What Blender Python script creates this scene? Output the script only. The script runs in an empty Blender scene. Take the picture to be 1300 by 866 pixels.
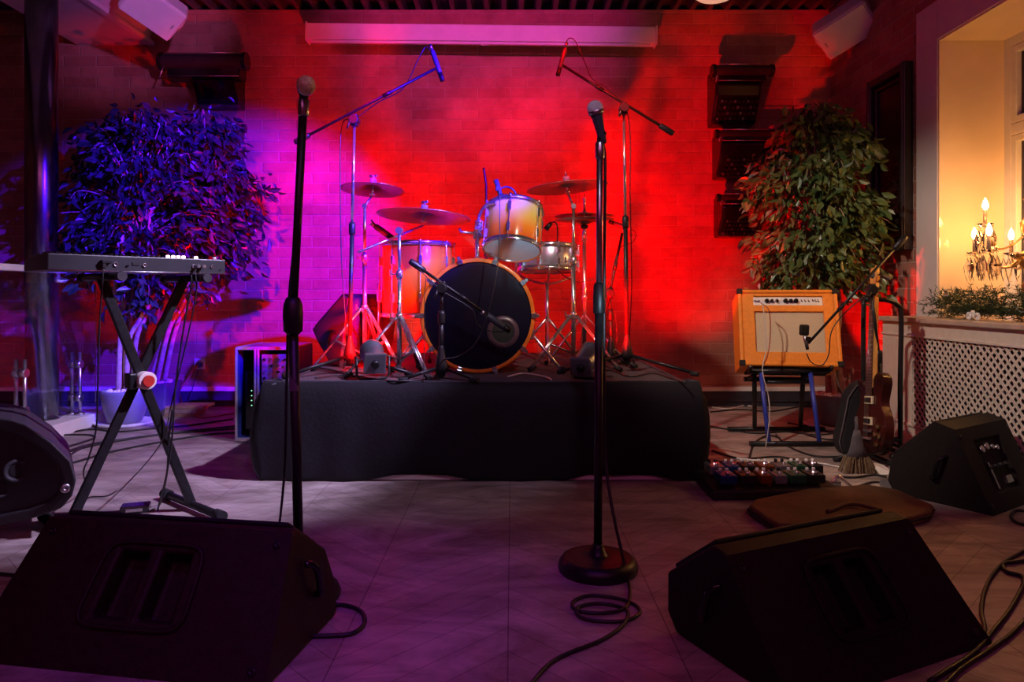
import bpy, math, random
from mathutils import Vector, Matrix, Euler
random.seed(7)
PI = math.pi
V = Vector
F = 900.0; CH = 0.88; HY = 374.0; RZ = 0.462
sc = bpy.context.scene
col = sc.collection
WM = {}

def P(px, py, d):
    return V(((px - 650) * d / F, d, CH - (py - HY) * d / F))
def on(px, py, z=0.0):
    d = (CH - z) * F / (py - HY)
    return V(((px - 650) * d / F, d, z))
def fl(px, py, z=0.006): return on(px, py, z)
def ri(px, py, z=0.0): return on(px, py, RZ + z)

# ------------------------------------------------------------ materials
def _new(name):
    m = bpy.data.materials.new(name); m.use_nodes = True
    nt = m.node_tree; b = nt.nodes['Principled BSDF']
    return m, nt, b
def mat(name, c, rough=0.5, metal=0.0, var=0.12, scale=30, bump=0.0, bscale=200, coat=0.0, spec=0.5, sheen=0.0, trans=0.0, alpha=1.0, emis=None, es=0):
    m, nt, b = _new(name)
    tc = nt.nodes.new('ShaderNodeTexCoord')
    n = nt.nodes.new('ShaderNodeTexNoise'); n.inputs['Scale'].default_value = scale; n.inputs['Detail'].default_value = 4
    nt.links.new(tc.outputs['Object'], n.inputs['Vector'])
    r = nt.nodes.new('ShaderNodeValToRGB')
    r.color_ramp.elements[0].position = 0.3; r.color_ramp.elements[1].position = 0.7
    lo = [max(0, x * (1 - var)) for x in c]; hi = [min(1, x * (1 + var)) for x in c]
    r.color_ramp.elements[0].color = (*lo, 1); r.color_ramp.elements[1].color = (*hi, 1)
    nt.links.new(n.outputs['Fac'], r.inputs['Fac']); nt.links.new(r.outputs['Color'], b.inputs['Base Color'])
    b.inputs['Roughness'].default_value = rough; b.inputs['Metallic'].default_value = metal
    b.inputs['Coat Weight'].default_value = coat; b.inputs['Specular IOR Level'].default_value = spec
    b.inputs['Sheen Weight'].default_value = sheen
    b.inputs['Transmission Weight'].default_value = trans
    if emis: b.inputs['Emission Color'].default_value = (*emis, 1); b.inputs['Emission Strength'].default_value = es
    if bump:
        n2 = nt.nodes.new('ShaderNodeTexNoise'); n2.inputs['Scale'].default_value = bscale; n2.inputs['Detail'].default_value = 3
        nt.links.new(tc.outputs['Object'], n2.inputs['Vector'])
        bp = nt.nodes.new('ShaderNodeBump'); bp.inputs['Strength'].default_value = bump; bp.inputs['Distance'].default_value = 0.004
        nt.links.new(n2.outputs['Fac'], bp.inputs['Height']); nt.links.new(bp.outputs['Normal'], b.inputs['Normal'])
    return m

def brick_mat(name, axis, c1, c2, cm):
    m, nt, b = _new(name)
    N = nt.nodes.new; L = nt.links.new
    g = N('ShaderNodeNewGeometry'); s = N('ShaderNodeSeparateXYZ'); L(g.outputs['Position'], s.inputs[0])
    c = N('ShaderNodeCombineXYZ'); L(s.outputs[axis], c.inputs[0]); L(s.outputs['Z'], c.inputs[1])
    # wobble
    n0 = N('ShaderNodeTexNoise'); n0.inputs['Scale'].default_value = 5; L(c.outputs[0], n0.inputs['Vector'])
    vs = N('ShaderNodeVectorMath'); vs.operation = 'SCALE'; vs.inputs['Scale'].default_value = 0.012; L(n0.outputs['Color'], vs.inputs[0])
    va = N('ShaderNodeVectorMath'); va.operation = 'ADD'; L(c.outputs[0], va.inputs[0]); L(vs.outputs[0], va.inputs[1])
    br = N('ShaderNodeTexBrick'); L(va.outputs[0], br.inputs['Vector'])
    br.inputs['Scale'].default_value = 1; br.inputs['Brick Width'].default_value = 0.262; br.inputs['Row Height'].default_value = 0.084
    br.inputs['Mortar Size'].default_value = 0.0065; br.inputs['Mortar Smooth'].default_value = 0.5; br.inputs['Bias'].default_value = 0.0
    br.inputs['Color1'].default_value = (*c1, 1); br.inputs['Color2'].default_value = (*c2, 1); br.inputs['Mortar'].default_value = (*cm, 1)
    n = N('ShaderNodeTexNoise'); n.inputs['Scale'].default_value = 3.5; n.inputs['Detail'].default_value = 8; n.inputs['Roughness'].default_value = .7; L(c.outputs[0], n.inputs['Vector'])
    r = N('ShaderNodeValToRGB'); r.color_ramp.elements[0].position = .3; r.color_ramp.elements[1].position = .7
    r.color_ramp.elements[0].color = (.6, .55, .52, 1); r.color_ramp.elements[1].color = (1.05, 1, 1, 1); L(n.outputs['Fac'], r.inputs['Fac'])
    mx = N('ShaderNodeMix'); mx.data_type = 'RGBA'; mx.blend_type = 'MULTIPLY'; mx.inputs['Factor'].default_value = 1
    L(br.outputs['Color'], mx.inputs['A']); L(r.outputs['Color'], mx.inputs['B']); L(mx.outputs['Result'], b.inputs['Base Color'])
    b.inputs['Roughness'].default_value = .75; b.inputs['Specular IOR Level'].default_value = .25
    n2 = N('ShaderNodeTexNoise'); n2.inputs['Scale'].default_value = 40; n2.inputs['Detail'].default_value = 5; L(c.outputs[0], n2.inputs['Vector'])
    ma = N('ShaderNodeMath'); ma.operation = 'MULTIPLY_ADD'; ma.inputs[1].default_value = .35; L(n2.outputs['Fac'], ma.inputs[0])
    inv = N('ShaderNodeMath'); inv.operation = 'SUBTRACT'; inv.inputs[0].default_value = 1; L(br.outputs['Fac'], inv.inputs[1]); L(inv.outputs[0], ma.inputs[2])
    bp = N('ShaderNodeBump'); bp.inputs['Strength'].default_value = .7; bp.inputs['Distance'].default_value = .012
    L(ma.outputs[0], bp.inputs['Height']); L(bp.outputs['Normal'], b.inputs['Normal'])
    return m

def floor_mat():
    m, nt, b = _new('worn_parquet'); N = nt.nodes.new; L = nt.links.new
    g = N('ShaderNodeNewGeometry'); s = N('ShaderNodeSeparateXYZ'); L(g.outputs['Position'], s.inputs[0])
    ax = N('ShaderNodeMath'); ax.operation = 'ADD'; ax.inputs[1].default_value = 20.17; L(s.outputs['X'], ax.inputs[0])
    pp = N('ShaderNodeMath'); pp.operation = 'PINGPONG'; pp.inputs[1].default_value = .42; L(ax.outputs[0], pp.inputs[0])
    ad = N('ShaderNodeMath'); ad.operation = 'ADD'; L(s.outputs['Y'], ad.inputs[0]); L(pp.outputs[0], ad.inputs[1])
    c = N('ShaderNodeCombineXYZ'); L(pp.outputs[0], c.inputs[0]); L(ad.outputs[0], c.inputs[1])
    br = N('ShaderNodeTexBrick'); L(c.outputs[0], br.inputs['Vector']); br.offset = 0
    br.inputs['Scale'].default_value = 1; br.inputs['Brick Width'].default_value = .42; br.inputs['Row Height'].default_value = .125
    br.inputs['Mortar Size'].default_value = .0018; br.inputs['Mortar Smooth'].default_value = .3
    br.inputs['Color1'].default_value = (.46, .40, .37, 1); br.inputs['Color2'].default_value = (.37, .31, .28, 1); br.inputs['Mortar'].default_value = (.17, .13, .12, 1)
    mp = N('ShaderNodeMapping'); mp.inputs['Scale'].default_value = (1.1, 2.6, 1); mp.inputs['Rotation'].default_value = (0, 0, .6); L(g.outputs['Position'], mp.inputs['Vector'])
    n = N('ShaderNodeTexNoise'); n.inputs['Scale'].default_value = 2.2; n.inputs['Detail'].default_value = 10; n.inputs['Roughness'].default_value = .68; n.inputs['Distortion'].default_value = 1.2; L(mp.outputs[0], n.inputs['Vector'])
    r = N('ShaderNodeValToRGB'); r.color_ramp.elements[0].position = .36; r.color_ramp.elements[1].position = .64
    r.color_ramp.elements[0].color = (.5, .47, .45, 1); r.color_ramp.elements[1].color = (1.15, 1.15, 1.15, 1); L(n.outputs['Fac'], r.inputs['Fac'])
    mx = N('ShaderNodeMix'); mx.data_type = 'RGBA'; mx.blend_type = 'MULTIPLY'; mx.inputs['Factor'].default_value = 1
    L(br.outputs['Color'], mx.inputs['A']); L(r.outputs['Color'], mx.inputs['B']); L(mx.outputs['Result'], b.inputs['Base Color'])
    r2 = N('ShaderNodeMapRange'); r2.inputs['To Min'].default_value = .62; r2.inputs['To Max'].default_value = .38; L(n.outputs['Fac'], r2.inputs['Value']); L(r2.outputs[0], b.inputs['Roughness'])
    b.inputs['Specular IOR Level'].default_value = .35
    bp = N('ShaderNodeBump'); bp.inputs['Strength'].default_value = .25; bp.inputs['Distance'].default_value = .003
    inv = N('ShaderNodeMath'); inv.operation = 'MULTIPLY_ADD'; inv.inputs[1].default_value = -1; L(br.outputs['Fac'], inv.inputs[0]); L(n.outputs['Fac'], inv.inputs[2])
    L(inv.outputs[0], bp.inputs['Height']); L(bp.outputs['Normal'], b.inputs['Normal'])
    return m

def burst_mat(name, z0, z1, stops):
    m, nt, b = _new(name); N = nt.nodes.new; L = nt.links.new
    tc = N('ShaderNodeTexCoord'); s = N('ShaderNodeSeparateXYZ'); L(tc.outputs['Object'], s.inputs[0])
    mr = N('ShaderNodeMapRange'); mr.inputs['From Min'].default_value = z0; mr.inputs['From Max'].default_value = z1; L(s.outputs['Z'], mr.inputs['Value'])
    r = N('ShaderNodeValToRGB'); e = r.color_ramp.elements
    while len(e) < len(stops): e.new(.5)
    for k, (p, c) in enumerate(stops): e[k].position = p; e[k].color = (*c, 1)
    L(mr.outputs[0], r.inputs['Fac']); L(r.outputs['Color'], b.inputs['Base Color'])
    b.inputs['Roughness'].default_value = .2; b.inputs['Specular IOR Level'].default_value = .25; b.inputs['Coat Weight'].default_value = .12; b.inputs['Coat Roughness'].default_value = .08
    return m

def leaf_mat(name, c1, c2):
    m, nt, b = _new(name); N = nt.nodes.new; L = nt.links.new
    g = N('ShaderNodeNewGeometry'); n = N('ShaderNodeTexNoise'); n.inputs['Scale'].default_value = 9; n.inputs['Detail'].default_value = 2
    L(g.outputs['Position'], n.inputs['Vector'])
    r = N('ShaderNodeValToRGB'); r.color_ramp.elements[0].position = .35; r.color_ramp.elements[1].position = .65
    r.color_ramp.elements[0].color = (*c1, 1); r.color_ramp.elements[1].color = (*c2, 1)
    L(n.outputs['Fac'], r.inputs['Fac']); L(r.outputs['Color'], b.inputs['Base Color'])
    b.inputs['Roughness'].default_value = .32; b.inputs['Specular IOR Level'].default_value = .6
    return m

def lattice_mat():
    m = mat('lattice_paint', (.62, .55, .47), .5, var=.06); return m

def emit(name, c, s):
    m, nt, b = _new(name); b.inputs['Base Color'].default_value = (*c, 1)
    b.inputs['Emission Color'].default_value = (*c, 1); b.inputs['Emission Strength'].default_value = s
    return m
def glass_mat(name, c=(1, 1, 1), rough=0.0, ior=1.45):
    m, nt, b = _new(name); b.inputs['Base Color'].default_value = (*c, 1); b.inputs['Roughness'].default_value = rough
    b.inputs['Transmission Weight'].default_value = 1; b.inputs['IOR'].default_value = ior
    return m

M = dict(
 brickX=brick_mat('brick_back', 'X', (.50, .24, .17), (.40, .17, .12), (.52, .31, .23)),
 brickY=brick_mat('brick_side', 'Y', (.46, .22, .16), (.36, .15, .11), (.50, .37, .30)),
 floor=floor_mat(),
 deck=mat('metal_deck', (.16, .15, .16), .45, .7, .2, 6),
 black=mat('black_coat', (.012, .011, .012), .42, 0, .3, 40, .15, 400),
 blackgloss=mat('black_gloss', (.008, .008, .01), .15, 0, .2, 10),
 matte=mat('matte_black', (.01, .009, .011), .8, 0, .3, 40),
 iron=mat('black_iron', (.02, .02, .022), .35, .4, .3, 60, .2, 300),
 cab=mat('cabinet_paint', (.012, .009, .008), .6, 0, .25, 60, .5, 500, spec=.25),
 cabw=mat('cabinet_worn', (.022, .010, .007), .5, 0, .3, 50, .4, 400, spec=.3),
 plastic=mat('grey_plastic', (.035, .033, .038), .5, 0, .1, 50, .3, 600, spec=.3),
 grille=mat('steel_grille', (.02, .02, .02), .5, .6, .3, 300, .6, 500),
 pocket=mat('pocket_black', (.006, .005, .006), .6, 0, .1),
 chrome=mat('chrome', (.85, .88, .9), .17, .94, .05, 8),
 steel=mat('brushed_steel', (.55, .55, .58), .3, 1, .1, 80),
 pipe=mat('steel_column', (.26, .26, .30), .24, 1, .25, 7, .1, 90),
 cable=mat('black_rubber', (.015, .014, .016), .45, 0, .2, 60),
 cablew=mat('white_cable', (.6, .58, .55), .4, 0, .1, 60),
 cabler=mat('red_cable', (.35, .06, .03), .4, 0, .1, 60),
 cloth=mat('black_cloth', (.006, .005, .009), .7, 0, .3, 8, .5, 60, spec=.3, sheen=.06),
 hem=mat('cloth_piping', (.04, .04, .055), .6, 0, .2, 40),
 carpet=mat('stage_carpet', (.07, .055, .065), .95, 0, .5, 120, .8, 260),
 white=mat('white_paint', (.72, .69, .66), .45, 0, .05, 12),
 whitep=mat('white_plastic', (.74, .72, .70), .4, 0, .04, 12),
 cream=mat('cream_plaster', (.74, .60, .42), .6, 0, .05, 5, coat=.35),
 casing=mat('casing_plaster', (.62, .56, .54), .7, 0, .05, 5, .1, 60),
 beige=lattice_mat(),
 shelf=mat('shelf_wood', (.45, .34, .27), .45, 0, .15, 9),
 dark=mat('dark_board', (.03, .03, .045), .5, 0, .2, 20),
 orange=mat('orange_tolex', (.9, .29, .025), .5, 0, .08, 60, .35, 500),
 hoop=mat('orange_hoop', (.95, .22, .03), .25, 0, .1, 20, coat=.5),
 grillcloth=mat('grill_cloth', (.62, .52, .36), .9, 0, .12, 180, .5, 700),
 panelw=mat('panel_white', (.85, .83, .8), .4, 0, .03),
 blue=mat('blue_paint', (.03, .05, .38), .4, 0, .1),
 head=mat('drum_head', (.62, .68, .72), .35, 0, .05, 10, trans=.0),
 kickhead=mat('kick_head', (.006, .005, .018), .3, 0, .2, 6, spec=.3),
 port=mat('port_ring', (.10, .05, .07), .3, 0, .2),
 brass=mat('cymbal_bronze', (.50, .40, .34), .3, .95, .12, 20, .1, 300),
 felt=mat('felt_washer', (.25, .2, .5), .9, 0, .1, 80),
 snare=mat('snare_shell', (.62, .58, .72), .25, .7, .1),
 micgrille=mat('mic_grille', (.8, .83, .86), .45, .25, .15, 300, .8, 700),
 mictan=mat('mic_tan', (.8, .58, .34), .5, .3, .3, 90, .5, 500),
 micbody=mat('mic_body', (.07, .085, .12), .4, .2, .1),
 silver=mat('silver_can', (.25, .28, .33), .28, .8, .1, 12),
 pot=mat('grey_pot', (.2, .2, .23), .45, 0, .08, 12),
 potd=mat('dark_pot', (.10, .09, .11), .35, 0, .1, 12),
 stone=mat('white_pebbles', (.8, .8, .8), .6, 0, .1, 60),
 bark=mat('ficus_bark', (.38, .27, .20), .8, 0, .3, 30, .6, 90),
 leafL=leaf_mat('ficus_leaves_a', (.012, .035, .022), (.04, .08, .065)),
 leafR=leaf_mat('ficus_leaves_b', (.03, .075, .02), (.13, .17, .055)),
 wood=mat('raw_wood', (.5, .34, .22), .6, 0, .2, 25),
 maple=mat('maple_neck', (.75, .42, .10), .3, 0, .15, 25, coat=.4),
 rosewood=mat('rosewood', (.10, .045, .035), .4, 0, .2, 60),
 creamp=mat('cream_plastic', (.75, .66, .42), .35, 0, .03),
 gbody=burst_mat('guitar_burst', -.2, .26, [(0, (.015, .003, .003)), (.35, (.07, .014, .01)), (.62, (.05, .01, .008)), (1, (.008, .003, .003))]),
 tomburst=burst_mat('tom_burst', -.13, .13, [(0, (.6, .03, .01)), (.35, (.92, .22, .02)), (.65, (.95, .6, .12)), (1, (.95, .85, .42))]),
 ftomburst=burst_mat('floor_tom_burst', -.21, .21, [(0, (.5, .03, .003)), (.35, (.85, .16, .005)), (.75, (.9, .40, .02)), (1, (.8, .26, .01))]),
 flight=mat('flight_case_edge', (.55, .5, .58), .3, .6, .1),
 navy=mat('case_blue', (.02, .03, .16), .4, 0, .1),
 rackpanel=mat('rack_panel', (.35, .33, .36), .35, .5, .15, 30),
 pad=mat('brown_pad', (.095, .05, .022), .7, 0, .5, 6, 1.0, 12),
 straw=mat('straw', (.22, .15, .08), .9, 0, .4, 90, .8, 200),
 greyfab=mat('grey_fabric', (.10, .09, .10), .9, 0, .2, 40, .5, 300),
 pine=leaf_mat('pine_green', (.006, .022, .008), (.02, .05, .015)),
 gold=mat('antique_brass', (.40, .26, .11), .3, .9, .1),
 candle=mat('candle_sleeve', (.32, .22, .16), .5, 0, .1),
 crystal=glass_mat('crystal', (1, .98, .95), .03, 1.28),
 glass=glass_mat('clear_glass', (.93, .96, 1), 0, 1.45),
 night=mat('night_glass', (.015, .015, .035), .06, 0, .1),
 bulb=emit('bulb_glow', (1, .43, .11), 240),
 led=emit('led_pink', (1, .55, .6), 4),
 ledg=emit('led_green', (.3, 1, .5), 2),
 lampw=emit('lamp_glass', (1, .62, .4), .5),
 redlens=emit('red_lens', (1, .0, .0), 3),
 redp=mat('red_plastic', (.5, .03, .02), .4),
 pict=mat('picture_dark', (.03, .012, .012), .25, 0, .4, 4),
 frame=mat('dark_frame', (.035, .03, .03), .3, .2, .2, 30),
 pink=mat('board_edge', (.55, .42, .36), .6, 0, .1),
 key_w=mat('ivory_key', (.8, .8, .78), .3, 0, .02),
 kbd=mat('keyboard_shell', (.03, .032, .036), .4, .1, .08, 20),
 pedalb=mat('pedal_blue', (.015, .06, .2), .35, .3, .1), pedalr=mat('pedal_orange', (.18, .045, .01), .35, .3, .1), pedals=mat('pedal_silver', (.3, .3, .33), .3, .7, .1),
 pedalg=mat('pedal_green', (.02, .08, .04), .35, .3, .1),
)

# ------------------------------------------------------------ mesh builder
def rotm(ax): # align Z to ax
    return V(ax).normalized().to_track_quat('Z', 'Y').to_matrix()
class MB:
    def __init__(s): s.v = []; s.f = []; s.sm = []
    def add(s, vs, fs, sm=False):
        o = len(s.v); s.v += [V(p) for p in vs]; s.f += [tuple(i + o for i in f) for f in fs]; s.sm += [sm] * len(fs); return s
    def box(s, c, size, R=None):
        s.nb = getattr(s, 'nb', -1) + 1; j = .0003 * (s.nb % 7)
        c = V(c); x, y, z = [max(k / 2 - j, k * .4) for k in size]
        vs = [V((a * x, b * y, d * z)) for a in (-1, 1) for b in (-1, 1) for d in (-1, 1)]
        if R is not None: vs = [R @ p for p in vs]
        vs = [p + c for p in vs]
        return s.add(vs, [(0, 1, 3, 2), (4, 6, 7, 5), (0, 4, 5, 1), (2, 3, 7, 6), (0, 2, 6, 4), (1, 5, 7, 3)])
    def tube(s, pts, r, seg=10, caps=True):
        pts = [V(p) for p in pts]; n = len(pts)
        rr = r if isinstance(r, (list, tuple)) else [r] * n
        vs = []; up = None
        for i, p in enumerate(pts):
            t = (pts[min(i + 1, n - 1)] - pts[max(i - 1, 0)])
            if t.length < 1e-9: t = V((0, 0, 1))
            t.normalize()
            if up is None:
                up = V((0, 0, 1)) if abs(t.z) < .9 else V((1, 0, 0))
            a = t.cross(up)
            if a.length < 1e-6: a = t.cross(V((0, 1, 0)))
            a.normalize(); b = a.cross(t).normalized(); up = b
            for k in range(seg):
                an = 2 * PI * k / seg
                vs.append(p + (a * math.cos(an) + b * math.sin(an)) * rr[i])
        fs = [(i * seg + k, i * seg + (k + 1) % seg, (i + 1) * seg + (k + 1) % seg, (i + 1) * seg + k) for i in range(n - 1) for k in range(seg)]
        s.add(vs, fs, True)
        if caps:
            o = len(s.v) - len(vs)
            s.f.append(tuple(o + k for k in range(seg))[::-1]); s.f.append(tuple(o + (n - 1) * seg + k for k in range(seg))); s.sm += [False, False]
        return s
    def cyl(s, a, b, r, r2=None, seg=16):
        return s.tube([a, b], [r, r if r2 is None else r2], seg)
    def lathe(s, prof, c=(0, 0, 0), R=None, seg=32, cap=True, sm=True, arc=None):
        vs = []; c = V(c)
        for r, z in prof:
            for k in range(seg):
                a = 2 * PI * k / seg; p = V((r * math.cos(a), r * math.sin(a), z))
                vs.append((R @ p if R is not None else p) + c)
        n = len(prof)
        fs = [(i * seg + k, i * seg + (k + 1) % seg, (i + 1) * seg + (k + 1) % seg, (i + 1) * seg + k) for i in range(n - 1) for k in range(seg)]
        s.add(vs, fs, sm)
        if cap:
            o = len(s.v) - len(vs)
            if prof[0][0] > 1e-6: s.f.append(tuple(o + k for k in range(seg))[::-1]); s.sm.append(False)
            if prof[-1][0] > 1e-6: s.f.append(tuple(o + (n - 1) * seg + k for k in range(seg))); s.sm.append(False)
        return s
    def sphere(s, c, r, seg=14, rings=8, R=None, sc3=(1, 1, 1)):
        prof = [(max(1e-5, r * math.sin(PI * i / rings)), -r * math.cos(PI * i / rings)) for i in range(rings + 1)]
        S = Matrix.Diagonal(V(sc3)).to_3x3(); RR = (R @ S) if R is not None else S
        return s.lathe(prof, c, RR, seg, cap=False)
    def prism(s, a, b):  # two equal polygons of points
        n = len(a)
        s.add(list(a) + list(b), [tuple(range(n))[::-1], tuple(range(n, 2 * n))] + [(i, (i + 1) % n, n + (i + 1) % n, n + i) for i in range(n)])
        return s
    def xf(s, Mx):
        s.v = [Mx @ p for p in s.v]; return s
    def build(s, name, m, parent=None, world=False, bevel=0, seg=2, smooth_all=False, angle=35):
        vs = s.v
        if parent is not None and world:
            inv = WM[parent.name].inverted(); vs = [inv @ p for p in vs]
        me = bpy.data.meshes.new(name); me.from_pydata([tuple(p) for p in vs], [], s.f); me.update()
        me.polygons.foreach_set('use_smooth', [True] * len(s.f) if smooth_all else s.sm)
        me.materials.append(m); me.update()
        import bmesh
        bm = bmesh.new(); bm.from_mesh(me); bmesh.ops.recalc_face_normals(bm, faces=bm.faces); bm.to_mesh(me); bm.free()
        o = bpy.data.objects.new(name, me); col.objects.link(o)
        if parent is not None: o.parent = parent; WM[o.name] = WM[parent.name]
        else: WM[o.name] = Matrix.Identity(4)
        if bevel:
            b = o.modifiers.new('bevel', 'BEVEL'); b.width = bevel; b.segments = seg; b.limit_method = 'ANGLE'; b.angle_limit = math.radians(angle)
            b.harden_normals = False
        return o

def tag(o, label=None, cat=None, group=None, kind=None):
    if label: o['label'] = label
    if cat: o['category'] = cat
    if group: o['group'] = group
    if kind: o['kind'] = kind
    return o
def thing(name, label, cat, loc=(0, 0, 0), rz=0, group=None, R=None):
    o = bpy.data.objects.new(name, None); col.objects.link(o)
    Mx = Matrix.Translation(V(loc)) @ (R.to_4x4() if R is not None else Matrix.Rotation(rz, 4, 'Z'))
    o.matrix_world = Mx; o.location = Mx.translation; o.rotation_euler = Mx.to_euler(); o.empty_display_size = .05
    WM[o.name] = Mx
    return tag(o, label, cat, group)
def struct(o): o['kind'] = 'structure'; return o
def copy_tree(o, parent=None):
    c = o.copy(); col.objects.link(c); c.parent = parent
    for ch in [k for k in bpy.data.objects if k.parent == o]: copy_tree(ch, c)
    return c
def place(o, Mx): o.location = Mx.translation; o.rotation_euler = Mx.to_euler()

def spline(pts, n=8):
    pts = [V(p) for p in pts]; q = [pts[0] * 2 - pts[1]] + pts + [pts[-1] * 2 - pts[-2]]; out = []
    for i in range(1, len(q) - 2):
        p0, p1, p2, p3 = q[i - 1:i + 3]
        for k in range(n):
            t = k / n
            out.append(.5 * ((2 * p1) + (p2 - p0) * t + (2 * p0 - 5 * p1 + 4 * p2 - p3) * t * t + (3 * p1 - p0 - 3 * p2 + p3) * t ** 3))
    out.append(pts[-1]); return out
def cable(label, pts, r=.0035, m='cable', group=None, cat='cable', name='cable', parent=None, n=8, minz=None):
    sp = spline(pts, n)
    if minz is not None: sp = [V((p.x, p.y, max(p.z, minz + r))) for p in sp]
    o = MB().tube(sp, r, 6).build(name, M[m], parent, world=parent is not None)
    if parent is None: tag(o, label, cat, group)
    return o

# ================================================================= SETTING
YB = 5.6; XR = 2.52; ZC = 3.13; XL = -4.4; YF = -1.6
struct(MB().box(((XL + 3.2) / 2, (YB + YF) / 2, -.05), (3.4 - XL, YB - YF + .3, .1)).build('floor', M['floor']))
struct(MB().box(((XL + XR) / 2, YB + .1, ZC / 2), (XR - XL + .4, .2, ZC)).build('wall_back', M['brickX']))
struct(MB().box((XL - .1, (YB + YF) / 2, ZC / 2), (.2, YB - YF, ZC)).build('wall_left', M['brickY']))
struct(MB().box(((XL + XR) / 2, YF - .1, ZC / 2), (XR - XL + .4, .2, ZC)).build('wall_front', M['brickX']))
# right wall with window opening
oy0, oy1, oz0, oz1 = 2.2, 4.16, .72, 2.378
mb = MB(); T = .42
mb.box((XR + T / 2, (oy1 + YB) / 2, ZC / 2), (T, YB - oy1, ZC))
mb.box((XR + T / 2, (oy0 + YF) / 2, ZC / 2), (T, oy0 - YF, ZC))
mb.box((XR + T / 2, (oy0 + oy1) / 2, oz0 / 2), (T, oy1 - oy0, oz0))
mb.box((XR + T / 2, (oy0 + oy1) / 2, (oz1 + ZC) / 2), (T, oy1 - oy0, ZC - oz1))
struct(mb.build('wall_right', M['brickY']))
# plaster reveal lining
mb = MB(); rx = XR + .37
mb.box(((XR + rx) / 2 - .01, oy1 - .006, (oz0 + oz1) / 2), (rx - XR + .02, .012, oz1 - oz0))
mb.box(((XR + rx) / 2 - .01, (oy0 + oy1) / 2, oz1 - .006), (rx - XR + .02, oy1 - oy0, .012))
mb.box(((XR + rx) / 2 - .01, oy0 + .006, (oz0 + oz1) / 2), (rx - XR + .02, .012, oz1 - oz0))
struct(mb.build('trim_1', M['cream']))
# casing face on the wall round the opening
mb = MB(); cy1 = 4.378; cz1 = 2.61
mb.box((XR - .012, (oy1 + cy1) / 2, (.74 + cz1) / 2), (.026, cy1 - oy1, cz1 - .74))
mb.box((XR - .012, (oy0 - .2 + oy1) / 2, (oz1 + cz1) / 2), (.026, oy1 - oy0 + .2, cz1 - oz1))
mb.box((XR - .012, oy0 - .1, (.74 + oz1) / 2), (.026, .2, oz1 - .74))
struct(mb.build('trim_2', M['casing'], bevel=.004))
# window
w = thing('window_1', None, None, (rx, (oy0 + oy1) / 2, oz0)); struct(w)
mb = MB(); H = oz1 - oz0
fx = rx + .02
for y in (oy1 - .035, oy0 + .035, (oy0 + oy1) / 2): mb.box((fx, y, oz0 + H / 2), (.06, .07, H))
for z in (oz0 + .03, oz1 - .035, 1.83): mb.box((fx, (oy0 + oy1) / 2, z), (.06, oy1 - oy0, .07))
mb.build('window_frame', M['white'], w, world=True, bevel=.006)
for (ya, yb) in ((oy0 + .07, (oy0 + oy1) / 2 - .035), ((oy0 + oy1) / 2 + .035, oy1 - .07)):
    for (za, zb) in ((oz0 + .06, 1.795), (1.865, oz1 - .07)):
        m2 = MB(); yc, zc = (ya + yb) / 2, (za + zb) / 2
        for y in (ya + .02, yb - .02): m2.box((fx - .012, y, zc), (.035, .04, zb - za))
        for z in (za + .02, zb - .02): m2.box((fx - .012, yc, z), (.035, yb - ya, .04))
        s = m2.build('sash', M['white'], w, world=True, bevel=.004)
        MB().box((fx + .005, yc, zc), (.008, yb - ya - .05, zb - za - .05)).build('pane', M['night'], s, world=True)
# ceiling deck with ribs along the room
mb = MB(); per = .135; prof = []
x = XL
while x < XR + .42:
    prof += [(x, ZC), (x + .035, ZC), (x + .055, ZC + .055), (x + .115, ZC + .055)]; x += per
prof.append((x, ZC))
vs = [(a, YF, b) for a, b in prof] + [(a, YB + .2, b) for a, b in prof] + [(prof[0][0], YF, ZC + .12), (prof[-1][0], YF, ZC + .12), (prof[0][0], YB + .2, ZC + .12), (prof[-1][0], YB + .2, ZC + .12)]
n = len(prof); fs = [(i, i + 1, n + i + 1, n + i) for i in range(n - 1)] + [(2 * n, 2 * n + 1, 2 * n + 3, 2 * n + 2)]
mb.add(vs, fs); struct(mb.build('ceiling', M['deck']))
# boxed-in duct at the upper left
bx = thing('beam', None, None, (-3.3, 4, 2.85)); struct(bx)
a = [V((-2.85, 2.4, 2.85)), V((-3.43, 2.4, 2.85)), V((-3.62, 2.4, 2.97)), V((-3.62, 2.4, ZC + .02)), V((-2.85, 2.4, ZC + .02))]
MB().prism(a, [V((p.x, YB, p.z)) for p in a]).build('duct_casing', M['casing'], bx, world=True)
MB().box((-2.845, 4.0, 2.86), (.05, 3.2, .035)).build('edge_strip', M['white'], bx, world=True, bevel=.004)
# baseboard of the back wall: white cap over dark board
b = MB().box(((XL + XR) / 2, YB - .014, .06), (XR - XL, .028, .12)).build('baseboard_back', M['dark']); struct(b)
b = MB().box(((XL + XR) / 2, YB - .02, .137), (XR - XL, .04, .034)).build('trim_3', M['white'], bevel=.005); struct(b)
b = MB().box(((XL + XR) / 2, YB - .028, .045), (XR - XL, .03, .012)).build('trim_4', M['dark']); struct(b)

# steel column
c = thing('steel_column', 'round steel column behind the glass balustrade at the far left', 'column', (-3.0, 4.52, 0))
MB().cyl((0, 0, .0), (0, 0, ZC), .092, seg=32).build('shaft', M['pipe'], c)
MB().lathe([(.16, 0), (.17, .02), (.165, .045), (.135, .05), (.14, .075), (.1, .085), (.093, .09)]).build('base_collar', M['chrome'], c)

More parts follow.
